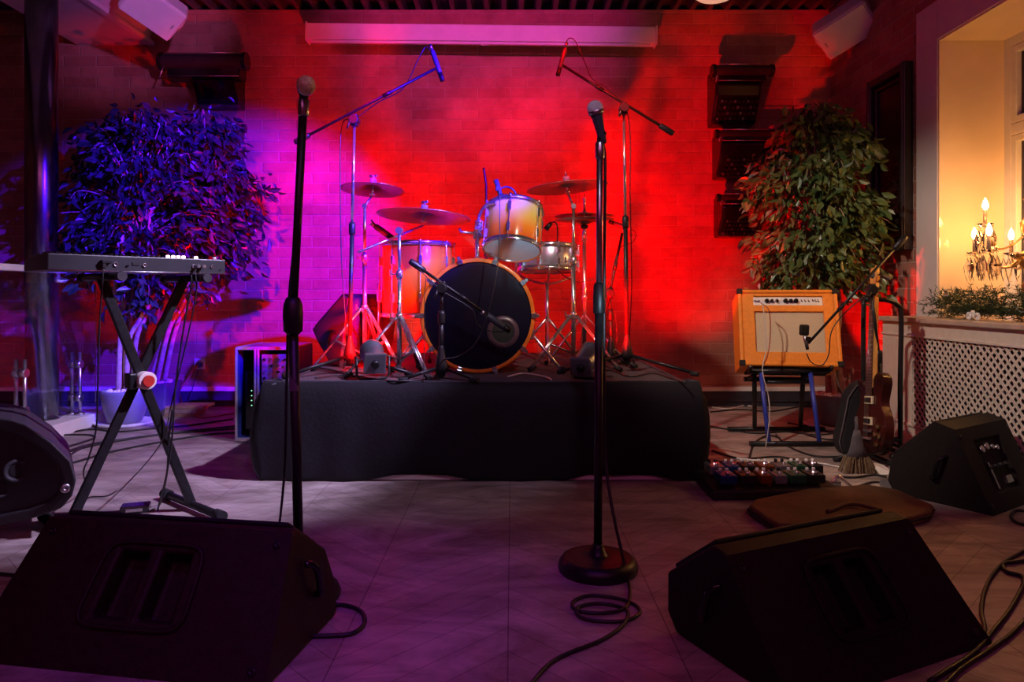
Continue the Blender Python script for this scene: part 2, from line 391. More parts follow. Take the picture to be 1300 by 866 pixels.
# glass balustrade
b = thing('glass_balustrade', 'frameless clear glass balustrade with white handrail beside the steel column', 'balustrade', (-2.88, 4.4, 0))
MB().box((-2.88, 4.3, .09 + .45), (.010, 1.2, .82)).build('glass_pane', M['glass'], b, world=True)
MB().box((-2.88, 4.1, 1.035), (.06, 1.9, .04)).build('handrail', M['white'], b, world=True, bevel=.008)
MB().box((-2.885, 4.05, .0425), (.2, 1.75, .085)).build('kerb', M['white'], b, world=True, bevel=.006)
for y in (3.75, 4.15, 4.68):
    for sx in (-1, 1):
        p = MB()
        x = -2.88 + sx * .028
        p.cyl((x, y, .085), (x, y, .5), .011, seg=10)
        for z in (.2, .42): p.cyl((x + .012 * sx, y, z), (x - .022 * sx, y, z), .026, seg=14)
        p.lathe([(.03, 0), (.03, .015), (.015, .02)], (x, y, .085), seg=14)
        p.build('glass_clamp', M['steel'], b, world=True)
for y in (3.9, 4.5):
    MB().cyl((-2.88, y, .99), (-2.88, y, 1.02), .012).cyl((-2.88, y, .955), (-2.88, y, .99), .024).build('handrail_bracket', M['chrome'], b, world=True)

# power socket and plug
o = thing('power_socket', 'white square wall socket above the left baseboard', 'socket', P(254, 462, YB - .001))
MB().box((0, -.006, 0), (.085, .012, .085)).build('plate', M['whitep'], o, bevel=.003)
MB().lathe([(.026, 0), (.022, .008), (.02, .004), (.0, .003)], (0, -.012, 0), rotm((0, -1, 0)), 24).build('socket_well', M['whitep'], o)
o = thing('power_plug', 'blue round plug pushed into the white wall socket', 'plug', P(254, 463, YB - .03))
MB().cyl((0, .004, 0), (0, -.035, 0), .022, .019, 16).build('plug_body', M['blue'], o)
MB().tube(spline([(0, -.03, 0), (-.02, -.04, -.02), (-.05, -.05, -.06)], 5), .009, 8).build('strain_relief', M['redp'], o)
cable('red and black power cord hanging from the blue wall plug', [P(246, 470, 5.54), P(236, 485, 5.5), P(228, 500, 5.4), fl(240, 527), fl(262, 530), fl(300, 524)], .005, 'cabler', minz=.0)
cable('thin blue-lit cord falling straight from the wall socket', [P(252, 469, 5.55), P(246, 488, 5.56), P(240, 508, 5.52), fl(232, 520)], .003, minz=0)

# stacked boards on the floor by the left pots
grp = 'boards stacked by the left plant pots'
for k, (x0, x1, h) in enumerate(((185, 246, .022), (190, 249, .03), (186, 258, .018))):
    z = [0, .024, .056][k]
    d = 5.1
    xa, xb = (x0 - 650) * d / F, (x1 - 650) * d / F
    o = MB().box(((xa + xb) / 2, d + .10, z + h / 2), (xb - xa, .2, h)).build('wooden_board', [M['wood'], M['pink'], M['wood']][k], bevel=.002)
    tag(o, ['short pale wooden board on the floor, lowest of the stack by the left pots',
            'whitish wooden board, middle one of the stack by the left pots',
            'longest reddish wooden board, topmost of the stack by the left pots'][k], 'board', grp)

# ================================================================= STAGE RISER
rx0, rx1, ry0, ry1 = -1.228, .936, 3.328, 5.12
r = thing('stage_riser', 'low drum riser draped in black cloth under the drum kit', 'riser', ((rx0 + rx1) / 2, (ry0 + ry1) / 2, 0))
MB().box(((rx0 + rx1) / 2, (ry0 + ry1) / 2 + .005, .17), (rx1 - rx0 - .12, ry1 - ry0 - .034, .33)).box(((rx0 + rx1) / 2, (ry0 + ry1) / 2 + .02, .39), (rx1 - rx0 - .34, ry1 - ry0 - .12, .12)).build('platform', M['white'], r, world=True)
# carpet top
cr = .06
MB().box(((rx0 + rx1) / 2, (ry0 + ry1) / 2, RZ - .008), (rx1 - rx0 - .25, ry1 - ry0 - .08, .016)).build('carpet_top', M['carpet'], r, world=True)
# skirt : perimeter x vertical profile
per = []   # (x,y,nx,ny)
def corner(cx, cy, a0, a1, rad, n=8):
    for k in range(n + 1):
        a = a0 + (a1 - a0) * k / n
        per.append((cx + rad * math.cos(a), cy + rad * math.sin(a), math.cos(a), math.sin(a)))
rad = .05
def line(xa, ya, xb, yb, nx, ny, n):
    for k in range(1, n): t = k / n; per.append((xa + (xb - xa) * t, ya + (yb - ya) * t, nx, ny))
per.append((rx0, ry1, -1, 0)); line(rx0, ry1, rx0, ry0 + rad, -1, 0, 24)
corner(rx0 + rad, ry0 + rad, PI, 1.5 * PI, rad)
line(rx0 + rad, ry0, rx1 - rad, ry0, 0, -1, 90)
corner(rx1 - rad, ry0 + rad, 1.5 * PI, 2 * PI, rad)
line(rx1, ry0 + rad, rx1, ry1, 1, 0, 24); per.append((rx1, ry1, 1, 0))
lev = [(0.0, .13), (.006, .10), (.022, .065), (.05, .035), (.09, .014), (.16, 0), (.25, -.006), (.34, .002), (.40, .012), (.44, .024), (.456, .03)]
rows = []
for j, (dz, ins) in enumerate(lev):
    row = []
    for i, (x, y, nx, ny) in enumerate(per):
        wv = .006 * math.sin(i * .55 + 1.3 * math.sin(i * .13)) * (dz / .46) + .004 * math.sin(i * .21 + dz * 9)
        inss = ins * (1.0 if abs(nx) > .3 else .35)
        z = RZ - dz
        if j >= len(lev) - 3 and ny < -.8:   # lifted hem
            for (ca, cb) in ((-.56, -.30), (.36, .66)):
                if ca - .12 < x < cb + .12:
                    e = min(1, max(0, (x - ca + .12) / .12), max(0, (cb + .12 - x) / .12))
                    z = max(z, .006 + .026 * e + (len(lev) - 1 - j) * .012)
        row.append(V((x - nx * inss + nx * wv, y - ny * inss + ny * wv, z)))
    rows.append(row)
n = len(per); mb = MB(); vs = [p for row in rows for p in row]
fs = [(j * n + i, j * n + i + 1, (j + 1) * n + i + 1, (j + 1) * n + i) for j in range(len(lev) - 1) for i in range(n - 1)]
mb.add(vs, fs, True); sk = mb.build('skirt_cloth', M['cloth'], r, world=True)
so = sk.modifiers.new('s', 'SOLIDIFY'); so.thickness = .004; so.offset = 1
MB().tube([p + V((0, 0, .004)) for p in rows[0]], .005, 6).build('top_piping', M['hem'], r, world=True)
MB().tube([V((rx0 - .004 + i_, ry0 + .03, z)) for i_, z in ((.115, .458), (.075, .444), (.045, .42), (.018, .375), (.002, .29), (-.005, .2), (.0, .1), (.015, .05), (.04, .008))], .006, 6).build('side_piping', M['hem'], r, world=True)

# ================================================================= WEDGES
PROF = [(-.14, 0), (0, .315), (.07, .335), (.255, .16), (.275, .05), (.245, .0)]
PROFL = [(-.19, 0), (0, .29), (.02, .295), (.17, .19), (.22, .06), (.19, 0)]
PROFR = [(-.16, 0), (0, .283), (.045, .293), (.235, .16), (.255, .05), (.225, 0)]
def wedge(label, origin, ang, w, s=1.0, z=0, body='cab', pockets=True, io=False, endport=False, shear=0.0, prof=PROF, name='wedge_monitor', flare=.0, group='black wedge monitors on the floor'):
    """local x = along the width, y = away, profile in y-z; origin under the left end of the rear ridge"""
    R = Matrix.Rotation(ang, 4, 'Z')
    t = thing(name, label, 'monitor speaker', (origin[0], origin[1], z), ang, group)
    pr = [(a * s, b * s) for a, b in prof]
    n = len(pr); zt = max(b for a, b in pr)
    def X(side, zz):
        f = flare * (1 - zz / zt)
        sh = shear * (1 - zz / zt)
        return (-f if side == 0 else w + f) + sh
    A = [V((X(0, b), a, b)) for a, b in pr]; B = [V((X(1, b), a, b)) for a, b in pr]
    mb = MB(); mb.add(A + B, [tuple(range(n))[::-1], tuple(range(n, 2 * n))] + [(i, (i + 1) % n, n + (i + 1) % n, n + i) for i in range(1, n)])
    # rear panel (between profile 0 and 1), with pockets
    p00, p10, p01, p11 = A[0], B[0], A[1], B[1]
    def bil(u, v): return (p00 * (1 - u) + p10 * u) * (1 - v) + (p01 * (1 - u) + p11 * u) * v
    nrm = (p10 - p00).cross(p01 - p00).normalized()
    if nrm.y > 0: nrm = -nrm
    if pockets:
        us = [0, .36, .475, .525, .64, 1]; vs_ = [0, .34, .80, 1]
        if io: us = [0, .22, .23, .235, .74, 1]; vs_ = [0, .2, .84, 1]
        idx = {}
        vv = []
        for i, u in enumerate(us):
            for j, v in enumerate(vs_): idx[i, j] = len(vv); vv.append(bil(u, v))
        ff = []
        for i in range(5):
            for j in range(3):
                q = (idx[i, j], idx[i + 1, j], idx[i + 1, j + 1], idx[i, j + 1])
                if j == 1 and (i in ((3,) if io else (1, 3))):
                    o_ = len(vv); dep = .018 if io else .055
                    cx = sum((vv[k] for k in q), V()) / 4
                    for k in q: vv.append(cx + (vv[k] - cx) * .9 - nrm * dep)
                    for a in range(4): ff.append((q[a], q[(a + 1) % 4], o_ + (a + 1) % 4, o_ + a))
                    ff.append((o_, o_ + 1, o_ + 2, o_ + 3))
                else: ff.append(q)
        mb.add(vv, ff)
    else: mb.add([p00, p10, p11, p01], [(0, 1, 2, 3)])
    import bmesh
    o = mb.build('cabinet', M[body], t, bevel=.009 * s, seg=3, angle=30)
    bm = bmesh.new(); bm.from_mesh(o.data); bmesh.ops.remove_doubles(bm, verts=bm.verts, dist=1e-5); bmesh.ops.recalc_face_normals(bm, faces=bm.faces); bm.to_mesh(o.data); bm.free()
    ex = (p10 - p00).normalized(); ev = (p01 - p00).normalized(); Rp = Matrix((ex, nrm.cross(ex) if nrm.cross(ex).dot(ev) > 0 else -nrm.cross(ex), nrm)).transposed()
    if pockets and not io:
        # moulded handle rim
        loop = []
        for k in range(32):
            a = 2 * PI * k / 32; ca, sa = math.cos(a), math.sin(a)
            u = .5 + .19 * abs(ca) ** .35 * (1 if ca > 0 else -1); v = .57 + .29 * abs(sa) ** .35 * (1 if sa > 0 else -1)
            loop.append(bil(u, v) + nrm * .003)
        loop.append(loop[0]); h = MB().tube(loop, .006 * s, 6, caps=False); h.build('handle_rim', M[body], t)
        for (u, v) in ((.33, .84), (.5, .88), (.67, .84), (.33, .30), (.5, .26), (.67, .30)):
            MB().cyl(bil(u, v), bil(u, v) + nrm * .004, .004).build('handle_screw', M['iron'], t)
    for (u, v) in ((.05, .9), (.95, .9), (.05, .1), (.95, .1)):
        MB().lathe([(.010, 0), (.010, .003), (.004, .004), (.003, .001)], bil(u, v), Rp, 14).build('corner_screw', M['iron'], t)
    # grille on the slope facing the performers
    g0, g1, g2, g3 = A[2], B[2], B[3], A[3]
    gn = (g1 - g0).cross(g3 - g0).normalized()
    if gn.z < 0: gn = -gn
    c = (g0 + g1 + g2 + g3) / 4
    q = [c + (p - c) * .92 + gn * .002 for p in (g0, g1, g2, g3)]
    MB().prism(q, [p + gn * .012 for p in q]).build('grille', M['grille'], t, bevel=.004)
    for sx in (0, 1):
        ee = A if sx == 0 else B
        c = V(((0 if sx == 0 else w) + (-1 if sx == 0 else 1) * flare * .55 + shear * .5, .06 * s, .15 * s))
        e = MB(); sg = -1 if sx == 0 else 1
        e.tube(spline([c + V((0, -.03, .05)) , c + V((sg * .022, -.012, .035)), c + V((sg * .022, .012, -.035)), c + V((0, .03, -.05))], 4), .009, 8)
        e.build('side_handle', M['blackgloss'], t)
    for x_ in (.06, w - .06):
        for y_ in (-.10 * s, .2 * s): MB().cyl((x_, y_, 0), (x_, y_, .004), .014).build('rubber_foot', M['matte'], t)
    if io:
        def pt(u, v): return bil(u, v) - nrm * .012
        for (u, v, r_) in ((.34, .72, .014), (.44, .74, .014), (.54, .72, .01), (.62, .7, .01)):
            MB().cyl(pt(u, v), pt(u, v) + nrm * .012, r_).build('input_jack', M['steel'], t)
        for (u, v) in ((.34, .5), (.44, .5), (.54, .5), (.64, .5)):
            MB().cyl(pt(u, v), pt(u, v) + nrm * .016, .008).build('control_knob', M['plastic'], t)
        MB().box(pt(.6, .32), (.05, .03, .012), Rp).build('power_inlet', M['steel'], t)
        MB().box(pt(.36, .4), (.012, .11, .006), Rp).build('label_strip', M['steel'], t)
    if endport:
        for (yy, zz) in endport:
            MB().lathe([(.034, 0), (.036, .006), (.028, .008), (.026, -.004)], (w if False else X(0, zz) - .002, yy, zz), rotm((-1, 0, 0)), 20).build('port_ring', M['plastic'], t)
            MB().lathe([(.026, 0), (.02, .002)], (X(0, zz) - .003, yy, zz), rotm((-1, 0, 0)), 20).build('port_hole', M['pocket'], t)
    return t

def ang2(a, b): return math.atan2(b[1] - a[1], b[0] - a[0])
# front right
TL = V((.486, 1.62, 0)); TR = V((1.055, 1.89, 0))
wedge('large black wedge monitor on the floor at front right, handle facing the camera', TL, ang2(TL, TR), (TR - TL).length, shear=.07, flare=.03, prof=PROFR)
TL = V((-1.225, 1.88, 0)); TR = V((-.545, 1.763, 0))
wedge('large brownish black wedge monitor in the front left corner, below the left microphone stand', TL, ang2(TL, TR), (TR - TL).length, body='cabw', flare=.05, shear=-.02, prof=PROFL)
# right, beside radiator cover
wedge('black wedge monitor with a connector panel beside the radiator cover', (1.83, 2.93), math.radians(33.3), .46, io=True, s=1.02)
# on the riser, behind left cymbal stands
wedge('tilted wedge monitor standing on the riser behind the left boom stand', (-1.0, 4.1), math.radians(50), .38, z=RZ, body='plastic', prof=[(.0, 0), (-.08, .40), (-.03, .42), (.27, .21), (.22, .14), (.08, 0)], group=None)

# far left plastic monitor: outline faces the camera
t = thing('stage_speaker', 'rounded grey plastic stage monitor with two round ports at the left edge', 'monitor speaker', on(0, 690))
ol = [(-110, 640), (-104, 690), (-60, 706), (0, 690), (45, 680), (78, 668), (92, 652), (97, 632), (90, 608), (66, 584), (32, 561), (14, 555), (-8, 552), (-50, 556), (-90, 590)]
d0 = 2.55
def pl(px, py, off=0.0):
    # plane facing the camera direction for the outline, slightly turned
    p = P(px, py, d0); dirv = V((-.55, .83, 0)); return p + dirv * off
ring = [pl(a, b) for a, b in ol]
cen = sum(ring, V()) / len(ring)
inner = [cen + (p - cen) * .80 for p in ring]
back = [p + V((-.55, .83, 0)) * .42 for p in ring]
# keep bottom on the floor
low = min(p.z for p in ring); 
for L_ in (ring, inner, back):
    for p in L_: p.z -= low - .002 if L_ is not inner else low - .002
back = [cen_ for cen_ in back]
mb = MB(); n = len(ring)
rec = [p + V((-.55, .83, 0)) * .02 for p in inner]
mb.add(ring + inner + rec + back, [(i, (i + 1) % n, n + (i + 1) % n, n + i) for i in range(n)] + [(n + i, n + (i + 1) % n, 2 * n + (i + 1) % n, 2 * n + i) for i in range(n)] + [tuple(range(2 * n, 3 * n))] + [(i, (i + 1) % n, 3 * n + (i + 1) % n, 3 * n + i) for i in range(n)] + [tuple(range(3 * n, 4 * n))])
mb.build('housing', M['plastic'], t, world=True, bevel=.01, seg=3, angle=25)
nn = V((.55, -.83, 0)).normalized()
for (a, b) in ((21, 620), (2, 640)):
    p = pl(a, b, .014); p.z -= low
    MB().lathe([(.042, 0), (.042, .008), (.032, .01), (.028, .002)], p, rotm(nn), 24).build('port_ring', M['plastic'], t, world=True)
    MB().lathe([(.029, .0), (.02, .004)], p, rotm(nn), 24).build('port_hole', M['pocket'], t, world=True)
p = pl(83, 641, -.004); p.z -= low
MB().lathe([(.017, 0), (.016, .006), (.006, .008), (.004, .002)], p, rotm(nn), 18).build('corner_bolt', M['steel'], t, world=True)

# ================================================================= STANDS
def boom_stand(label, base, top, legs, tail=None, tip=None, rr=.0085, lr=.3, hubz=.09, group=None, name='microphone_boom_stand', mlow='iron', mup='chrome', cw=True, legm='iron', cat='microphone stand'):
    x, y, z0 = base; t = thing(name, label, cat, base, 0, group)
    top = V(top) - V(base)
    MB().lathe([(.03, hubz - .02), (.034, hubz), (.03, hubz + .02), (.022, hubz + .06), (.014, hubz + .10), (.012, hubz + .11)], seg=18).build('hub', M['iron'], t)
    MB().lathe([(.0, hubz - .05), (.02, hubz - .04), (.022, hubz - .02)], seg=14, cap=False).build('hub_foot', M['iron'], t)
    for a in legs:
        d = V((math.cos(a), math.sin(a), 0)); e = d * lr
        lg = MB().tube([d * .02 + V((0, 0, hubz)), e + V((0, 0, .016))], .009, 10).build('leg', M[legm], t)
        MB().tube([e + V((0, 0, .016)) - d * .03, e + V((0, 0, .012)) + d * .01], [.0125, .012], 10).build('rubber_foot', M['matte'], lg)
    mid = V((0, 0, hubz + .1)) + (top - V((0, 0, hubz + .1))) * .5
    MB().cyl((0, 0, hubz + .05), mid, .0115).build('lower_tube', M[mlow], t)
    MB().lathe([(.015, -.03), (.018, -.02), (.018, .02), (.014, .035)], mid, seg=14).build('height_clutch', M['iron'], t)
    MB().cyl(mid, top, rr * .95).build('upper_tube', M[mup], t)
    if tip is not None:
        tip = V(tip) - V(base); tail = V(tail) - V(base)
        ax = (tip - tail).normalized()
        MB().box(top, (.034, .04, .065)).cyl(top + V((0, -.034, 0)), top + V((0, .034, 0)), .026, seg=16).build('swivel', M['iron'], t, bevel=.005)
        MB().tube([top + V((-.02, -.03, -.01)), top + V((-.03, -.035, -.05))], .006, 8).build('swivel_lever', M['iron'], t)
        MB().cyl(tail, tip, .0075, seg=12).build('boom_arm', M['iron'], t)
        if cw: MB().lathe([(.012, 0), (.016, .01), (.016, .08), (.011, .09)], tail, rotm(ax), 14).build('counterweight', M['iron'], t)
        MB().lathe([(.011, 0), (.011, .05)], tail + (tip - tail) * .62, rotm(ax), 12).build('boom_clutch', M['iron'], t)
    return t
def straight_mic(label, a, b, r=.011, group=None, name='condenser_microphone'):
    a, b = V(a), V(b); ax = (b - a); L = ax.length
    t = thing(name, label, 'microphone', a, R=rotm(ax), group=group)
    MB().lathe([(r * .55, 0), (r * .8, L * .06), (r, L * .1), (r, L * .72), (r * .9, L * .74)], seg=18).build('body', M['micbody'], t)
    MB().lathe([(r * .95, L * .74), (r * .95, L), (r * .6, L * 1.01)], seg=18).build('capsule', M['iron'], t)
    MB().lathe([(r * .7, -L * .16), (r * .7, 0)], seg=14).build('connector', M['steel'], t)
    return t

def chk(z): return z
# overhead left
d = 3.75; base = V(((444 - 650) * d / F, d, RZ))
top = P(450, 153, d)
boom_stand('tall boom stand at the left end of the riser, arm over the left cymbals', base, top, [math.radians(222), math.radians(340), math.radians(95)], P(374, 181, d), P(555, 86, d), lr=.36)
straight_mic('slim black microphone hung over the left cymbals', P(548, 63, d), P(562, 103, d), .0135)
cable('thin cable looping from the left overhead microphone down its boom stand', [P(546, 64, d), P(540, 60, d), P(531, 75, d), P(512, 112, d + .02), P(480, 130, d + .02), P(452, 150, d + .02), P(434, 160, d + .02), P(432, 240, d + .02), P(434, 340, d + .02), P(440, 430, d + .02), ri(436, 468)], .003)
# overhead right
d = 3.85; base = V(((796 - 650) * d / F, d, RZ))
boom_stand('tall boom stand at the right end of the riser, arm reaching up to the left', base, P(792, 138, d), [math.radians(-38), math.radians(200), math.radians(85)], P(855, 170, d), P(711, 81, d), lr=.40)
straight_mic('slim black microphone hung from the right boom stand below the projection screen case', P(718, 60, d), P(708, 96, d), .0125)
cable('thin cable looping from the right overhead microphone back to its boom arm', [P(718, 57, d), P(722, 49, d), P(730, 52, d), P(742, 78, d + .01), P(752, 100, d + .015), P(775, 116, d + .02), P(798, 150, d + .03), P(800, 250, d + .03), P(802, 360, d + .03), P(799, 440, d + .03), P(806, 462, 3.95)], .003)
# kick microphone stand
d = 3.45; base = V(((560 - 650) * d / F, d, RZ))
boom_stand('short boom stand in front of the bass drum', base, P(561, 366, d), [math.radians(205), math.radians(-28), math.radians(100)], P(520, 331, d), P(622, 402, d + .08), lr=.2, hubz=.06, cw=True, mup='iron')
t0 = P(616, 399, d + .08); straight_mic('stubby black microphone aimed at the port of the bass drum', t0, P(647, 420, d + .12), .017, name='kick_drum_microphone')
cable('purple-lit cable drooping in front of the bass drum head', [P(634, 236, 3.55), P(634, 300, 3.5), P(630, 350, 3.45), P(616, 410, 3.42), P(600, 440, 3.40), P(580, 453, 3.40), P(562, 458, 3.38), ri(552, 478)], .003)
cable('thin black cable hanging from the bass drum microphone boom', [P(530, 340, 3.44), P(560, 368, 3.42), P(598, 392, 3.44), P(606, 412, 3.46), P(625, 421, 3.5), P(640, 421, 3.53)], .0025)
cable('thin black cable falling from the tail of the bass drum boom arm', [P(541, 351, 3.44), P(539, 380, 3.43), P(539, 430, 3.42), ri(537, 486)], .002)
# hi-hat microphone on short stand
d = 4.2; base = V(((776 - 650) * d / F, d, RZ))
boom_stand('short black boom stand right of the hi-hat', base, P(774, 372, d), [math.radians(-60), math.radians(60), math.radians(180)], P(764, 420, d), P(790, 296, d), lr=.22, hubz=.06, mlow='iron', mup='iron', cw=False)
straight_mic('small black microphone pointing left beside the hi-hat', P(797, 290, d), P(773, 281, d), .013)
cable('thin black cable looping around the short stand right of the hi-hat', [P(797, 289, d), P(807, 296, d), P(803, 308, d), P(786, 316, d), P(775, 352, d), P(768, 380, d), P(781, 400, d), P(783, 440, d), ri(782, 464)], .0025)
cable('thin black cable drooping from the snare drum to the short right stand', [P(698, 332, 4.3), P(716, 350, 4.2), P(735, 358, 4.15), P(756, 354, 4.15), P(771, 352, 4.18)], .0025)

# ---- round base vocal stand right
b = on(759, 724)
t = thing('microphone_stand', 'straight black microphone stand with round cast base at front right of centre', 'microphone stand', b)
MB().lathe([(.123, 0), (.127, .012), (.124, .028), (.112, .042), (.098, .046), (.094, .043), (.086, .047), (.078, .044), (.068, .048), (.06, .045), (.05, .049), (.036, .047), (.026, .056), (.02, .075)], seg=48).build('round_base', M['iron'], t)
top = P(761.5, 182, b.y) - b
MB().cyl((0, 0, .06), V((0, 0, .06)) + (top - V((0, 0, .06))) * .62, .0135, seg=16).build('lower_tube', M['black'], t)
q = V((0, 0, .06)) + (top - V((0, 0, .06))) * .62
MB().lathe([(.015, -.05), (.019, -.045), (.02, 0), (.017, .045), (.013, .05)], q, seg=18).build('grip_clutch', M['black'], t)
MB().lathe([(.017, 0), (.019, .01), (.017, .03)], (0, 0, .055), seg=16).build('base_nut', M['iron'], t)
MB().cyl(q, top, .0105, seg=14).build('upper_tube', M['steel'], t)
MB().lathe([(.0125, -.05), (.015, -.045), (.015, 0), (.011, .006)], top, seg=16).build('thread_adapter', M['steel'], t)
m0 = P(763, 168, b.y); m1 = P(753.5, 132, b.y - .015)
MB().tube([top, P(763, 176, b.y) - b, P(764, 168, b.y) - b], [.010, .013, .016], 12).build('microphone_clip', M['black'], t)
def handheld(label, a, h, s=1.0, head='micgrille'):
    a, h = V(a), V(h); ax = h - a; L = ax.length
    t = thing('vocal_microphone', label, 'microphone', a, R=rotm(ax))
    MB().lathe([(.011 * s, -.012), (.0125 * s, 0), (.0135 * s, L * .2), (.018 * s, L * .62), (.0205 * s, L * .68)], seg=24).build('handle', M['micbody'], t)
    MB().lathe([(.0215 * s, L * .66), (.0255 * s, L * .70), (.0255 * s, L * .76), (.0235 * s, L * .78)], seg=24).build('collar_band', M['steel'], t)
    MB().lathe([(.0235 * s, L * .72), (.0255 * s, L * .8), (.0245 * s, L * .9), (.018 * s, L * .98), (.008 * s, L * 1.02), (.0001, L * 1.03)], seg=28, cap=False).build('grille_head', M[head], t)
    return t
handheld('handheld microphone with silver ball head, tilted left on the round-base stand', P(765, 178, b.y), P(753.5, 129, b.y - .02))
cable('black cable hanging down the round-base stand and coiled on the floor beside it', [P(765, 179, 2.28), P(768, 200, 2.28), P(768, 260, 2.28), P(767, 380, 2.29), P(767, 500, 2.3), P(769, 585, 2.28), P(780, 660, 2.22), fl(797, 735), fl(797, 768), fl(770, 778), fl(735, 776), fl(727, 765), fl(748, 756), fl(785, 760), fl(806, 768), fl(812, 778), fl(795, 788), fl(765, 789), fl(738, 784), fl(733, 772), fl(760, 766), fl(795, 774), fl(792, 792), fl(765, 812), fl(720, 830), fl(695, 845), fl(672, 872), fl(660, 900)], .0052, minz=0)

# ---- left vocal stand
d = 2.0; b = V(((372 - 650) * d / F, d + .06, 0))
t = thing('microphone_stand', 'straight black microphone stand rising behind the front left wedge', 'microphone stand', b)
MB().lathe([(.115, 0), (.118, .012), (.11, .03), (.06, .036), (.03, .04), (.02, .07)], seg=40).build('round_base', M['iron'], t)
top = P(385.5, 128, d) - b
mid = (P(372, 400, d) - b)
MB().cyl((0, 0, .05), mid, .0138, seg=16).build('lower_tube', M['black'], t)
MB().lathe([(.016, -.055), (.026, -.045), (.028, .0), (.026, .03), (.018, .05)], mid, seg=18).build('grip_clutch', M['black'], t)
MB().cyl(mid, top, .0115, seg=14).build('upper_tube', M['black'], t)
MB().lathe([(.0125, -.045), (.016, -.04), (.016, 0), (.012, .006)], top, seg=16).build('thread_adapter', M['steel'], t)
MB().tube([top, P(386, 122, d) - b, P(386, 116, d - .01) - b], [.010, .013, .018], 12).build('microphone_clip', M['black'], t)
MB().lathe([(.0146, 0), (.0146, .12)], P(373.5, 496, d + .015) - b, seg=16, cap=False).build('tape_patch', M['pedals'], t)
t = handheld('handheld microphone with pale head seen end-on atop the left straight stand', P(387, 118, d + .05), P(389, 106, d - .10), 1.0, 'mictan')
cable('black cable running down the left straight microphone stand', [P(382, 118, d + .02), P(379, 180, d + .02), P(374, 300, d + .02), P(367, 380, d + .03), P(364, 480, d + .05), P(361, 600, d + .1), fl(352, 690)], .004)

# ================================================================= DRUM KIT
def lug_ring(mb, R_, z, n, r=.006, h=.02): pass
def drum(name, label, cat, c, R_, H, shellmat, tiltx=0, tilty=0, lugs=6, headm='head', group=None, rot0=0):
    Rm = Euler((tiltx, tilty, 0)).to_matrix()
    t = thing(name, label, cat, c, R=Rm)
    MB().lathe([(R_ * .985, -H / 2), (R_, -H / 2 + .006), (R_, H / 2 - .006), (R_ * .985, H / 2)], seg=56).build('shell', M[shellmat], t)
    for sg, nm in ((1, 'batter_head'), (-1, 'bottom_head')):
        MB().lathe([(R_ * .99, sg * (H / 2 + .004)), (R_ * .93, sg * (H / 2 + .007)), (.0001, sg * (H / 2 + .008))], seg=48, cap=False).build(nm, M[headm], t)
        MB().lathe([(R_ + .003, sg * (H / 2 - .012)), (R_ + .010, sg * (H / 2 - .012)), (R_ + .009, sg * (H / 2 + .008)), (R_ + .006, sg * (H / 2 + .014)), (R_ - .001, sg * (H / 2 + .012)), (R_ - .001, sg * (H / 2 - .0))], seg=56, cap=False).build('hoop', M['chrome'], t)
    for k in range(lugs):
        a = rot0 + 2 * PI * k / lugs; e = V((math.cos(a), math.sin(a), 0)); ra = R_ + .011
        m = MB()
        for sg in (1, -1):
            m.box(e * (ra - .002) + V((0, 0, sg * H * .26)), (.018, .018, min(.05, H * .3)), Matrix.Rotation(a, 3, 'Z'))
            if sg > 0: m.cyl(e * (ra + .002) - V((0, 0, H / 2 + .006)), e * (ra + .002) + V((0, 0, H / 2 + .006)), .0032, seg=8)
            m.cyl(e * (ra + .004) + V((0, 0, sg * (H / 2 + .002))), e * (ra + .004) + V((0, 0, sg * (H / 2 + .016))), .007, seg=8)
        m.build('lug', M['chrome'], t, bevel=.002)
    return t

# bass drum
kc = V((-.182, 3.74, .768)); KR = .298
t = thing('bass_drum', 'bass drum with orange hoop and black front head at the centre of the riser', 'drum', kc)
Ry = rotm((0, 1, 0)) # local z -> +y
MB().lathe([(KR * .97, .02), (KR * .975, .03), (KR * .975, .41), (KR * .97, .42)], (0, 0, 0), Ry, 64).build('shell', M['tomburst'] if False else M['orange'], t)
for yy, nm in ((0, 'front'), (.42, 'back')):
    MB().lathe([(KR - .014, -.004 + yy), (KR, -.006 + yy), (KR + .006, .0 + yy), (KR + .006, .032 + yy), (KR - .012, .034 + yy), (KR - .014, -.004 + yy)], (0, 0, 0), Ry, 72, cap=False).build('hoop', M['hoop'], t)
ph = V((.135, -.012, -.082))
MB().lathe([(KR - .013, .006), (KR - .03, .003), (.0001, .004)], (0, 0, 0), Ry, 72, cap=False).build('front_head', M['kickhead'], t)
MB().lathe([(KR - .014, .43), (.0001, .428)], (0, 0, 0), Ry, 48, cap=False).build('rear_head', M['head'], t)
MB().lathe([(.062, 0), (.084, .0), (.086, .006), (.06, .008), (.058, .002), (.062, 0)], (.135, -.001, -.085), Ry, 40, cap=False).build('port_ring', M['port'], t)
MB().lathe([(.06, 0), (.0001, .001)], (.135, .001, -.085), Ry, 32, cap=False).build('port_hole', M['pocket'], t)
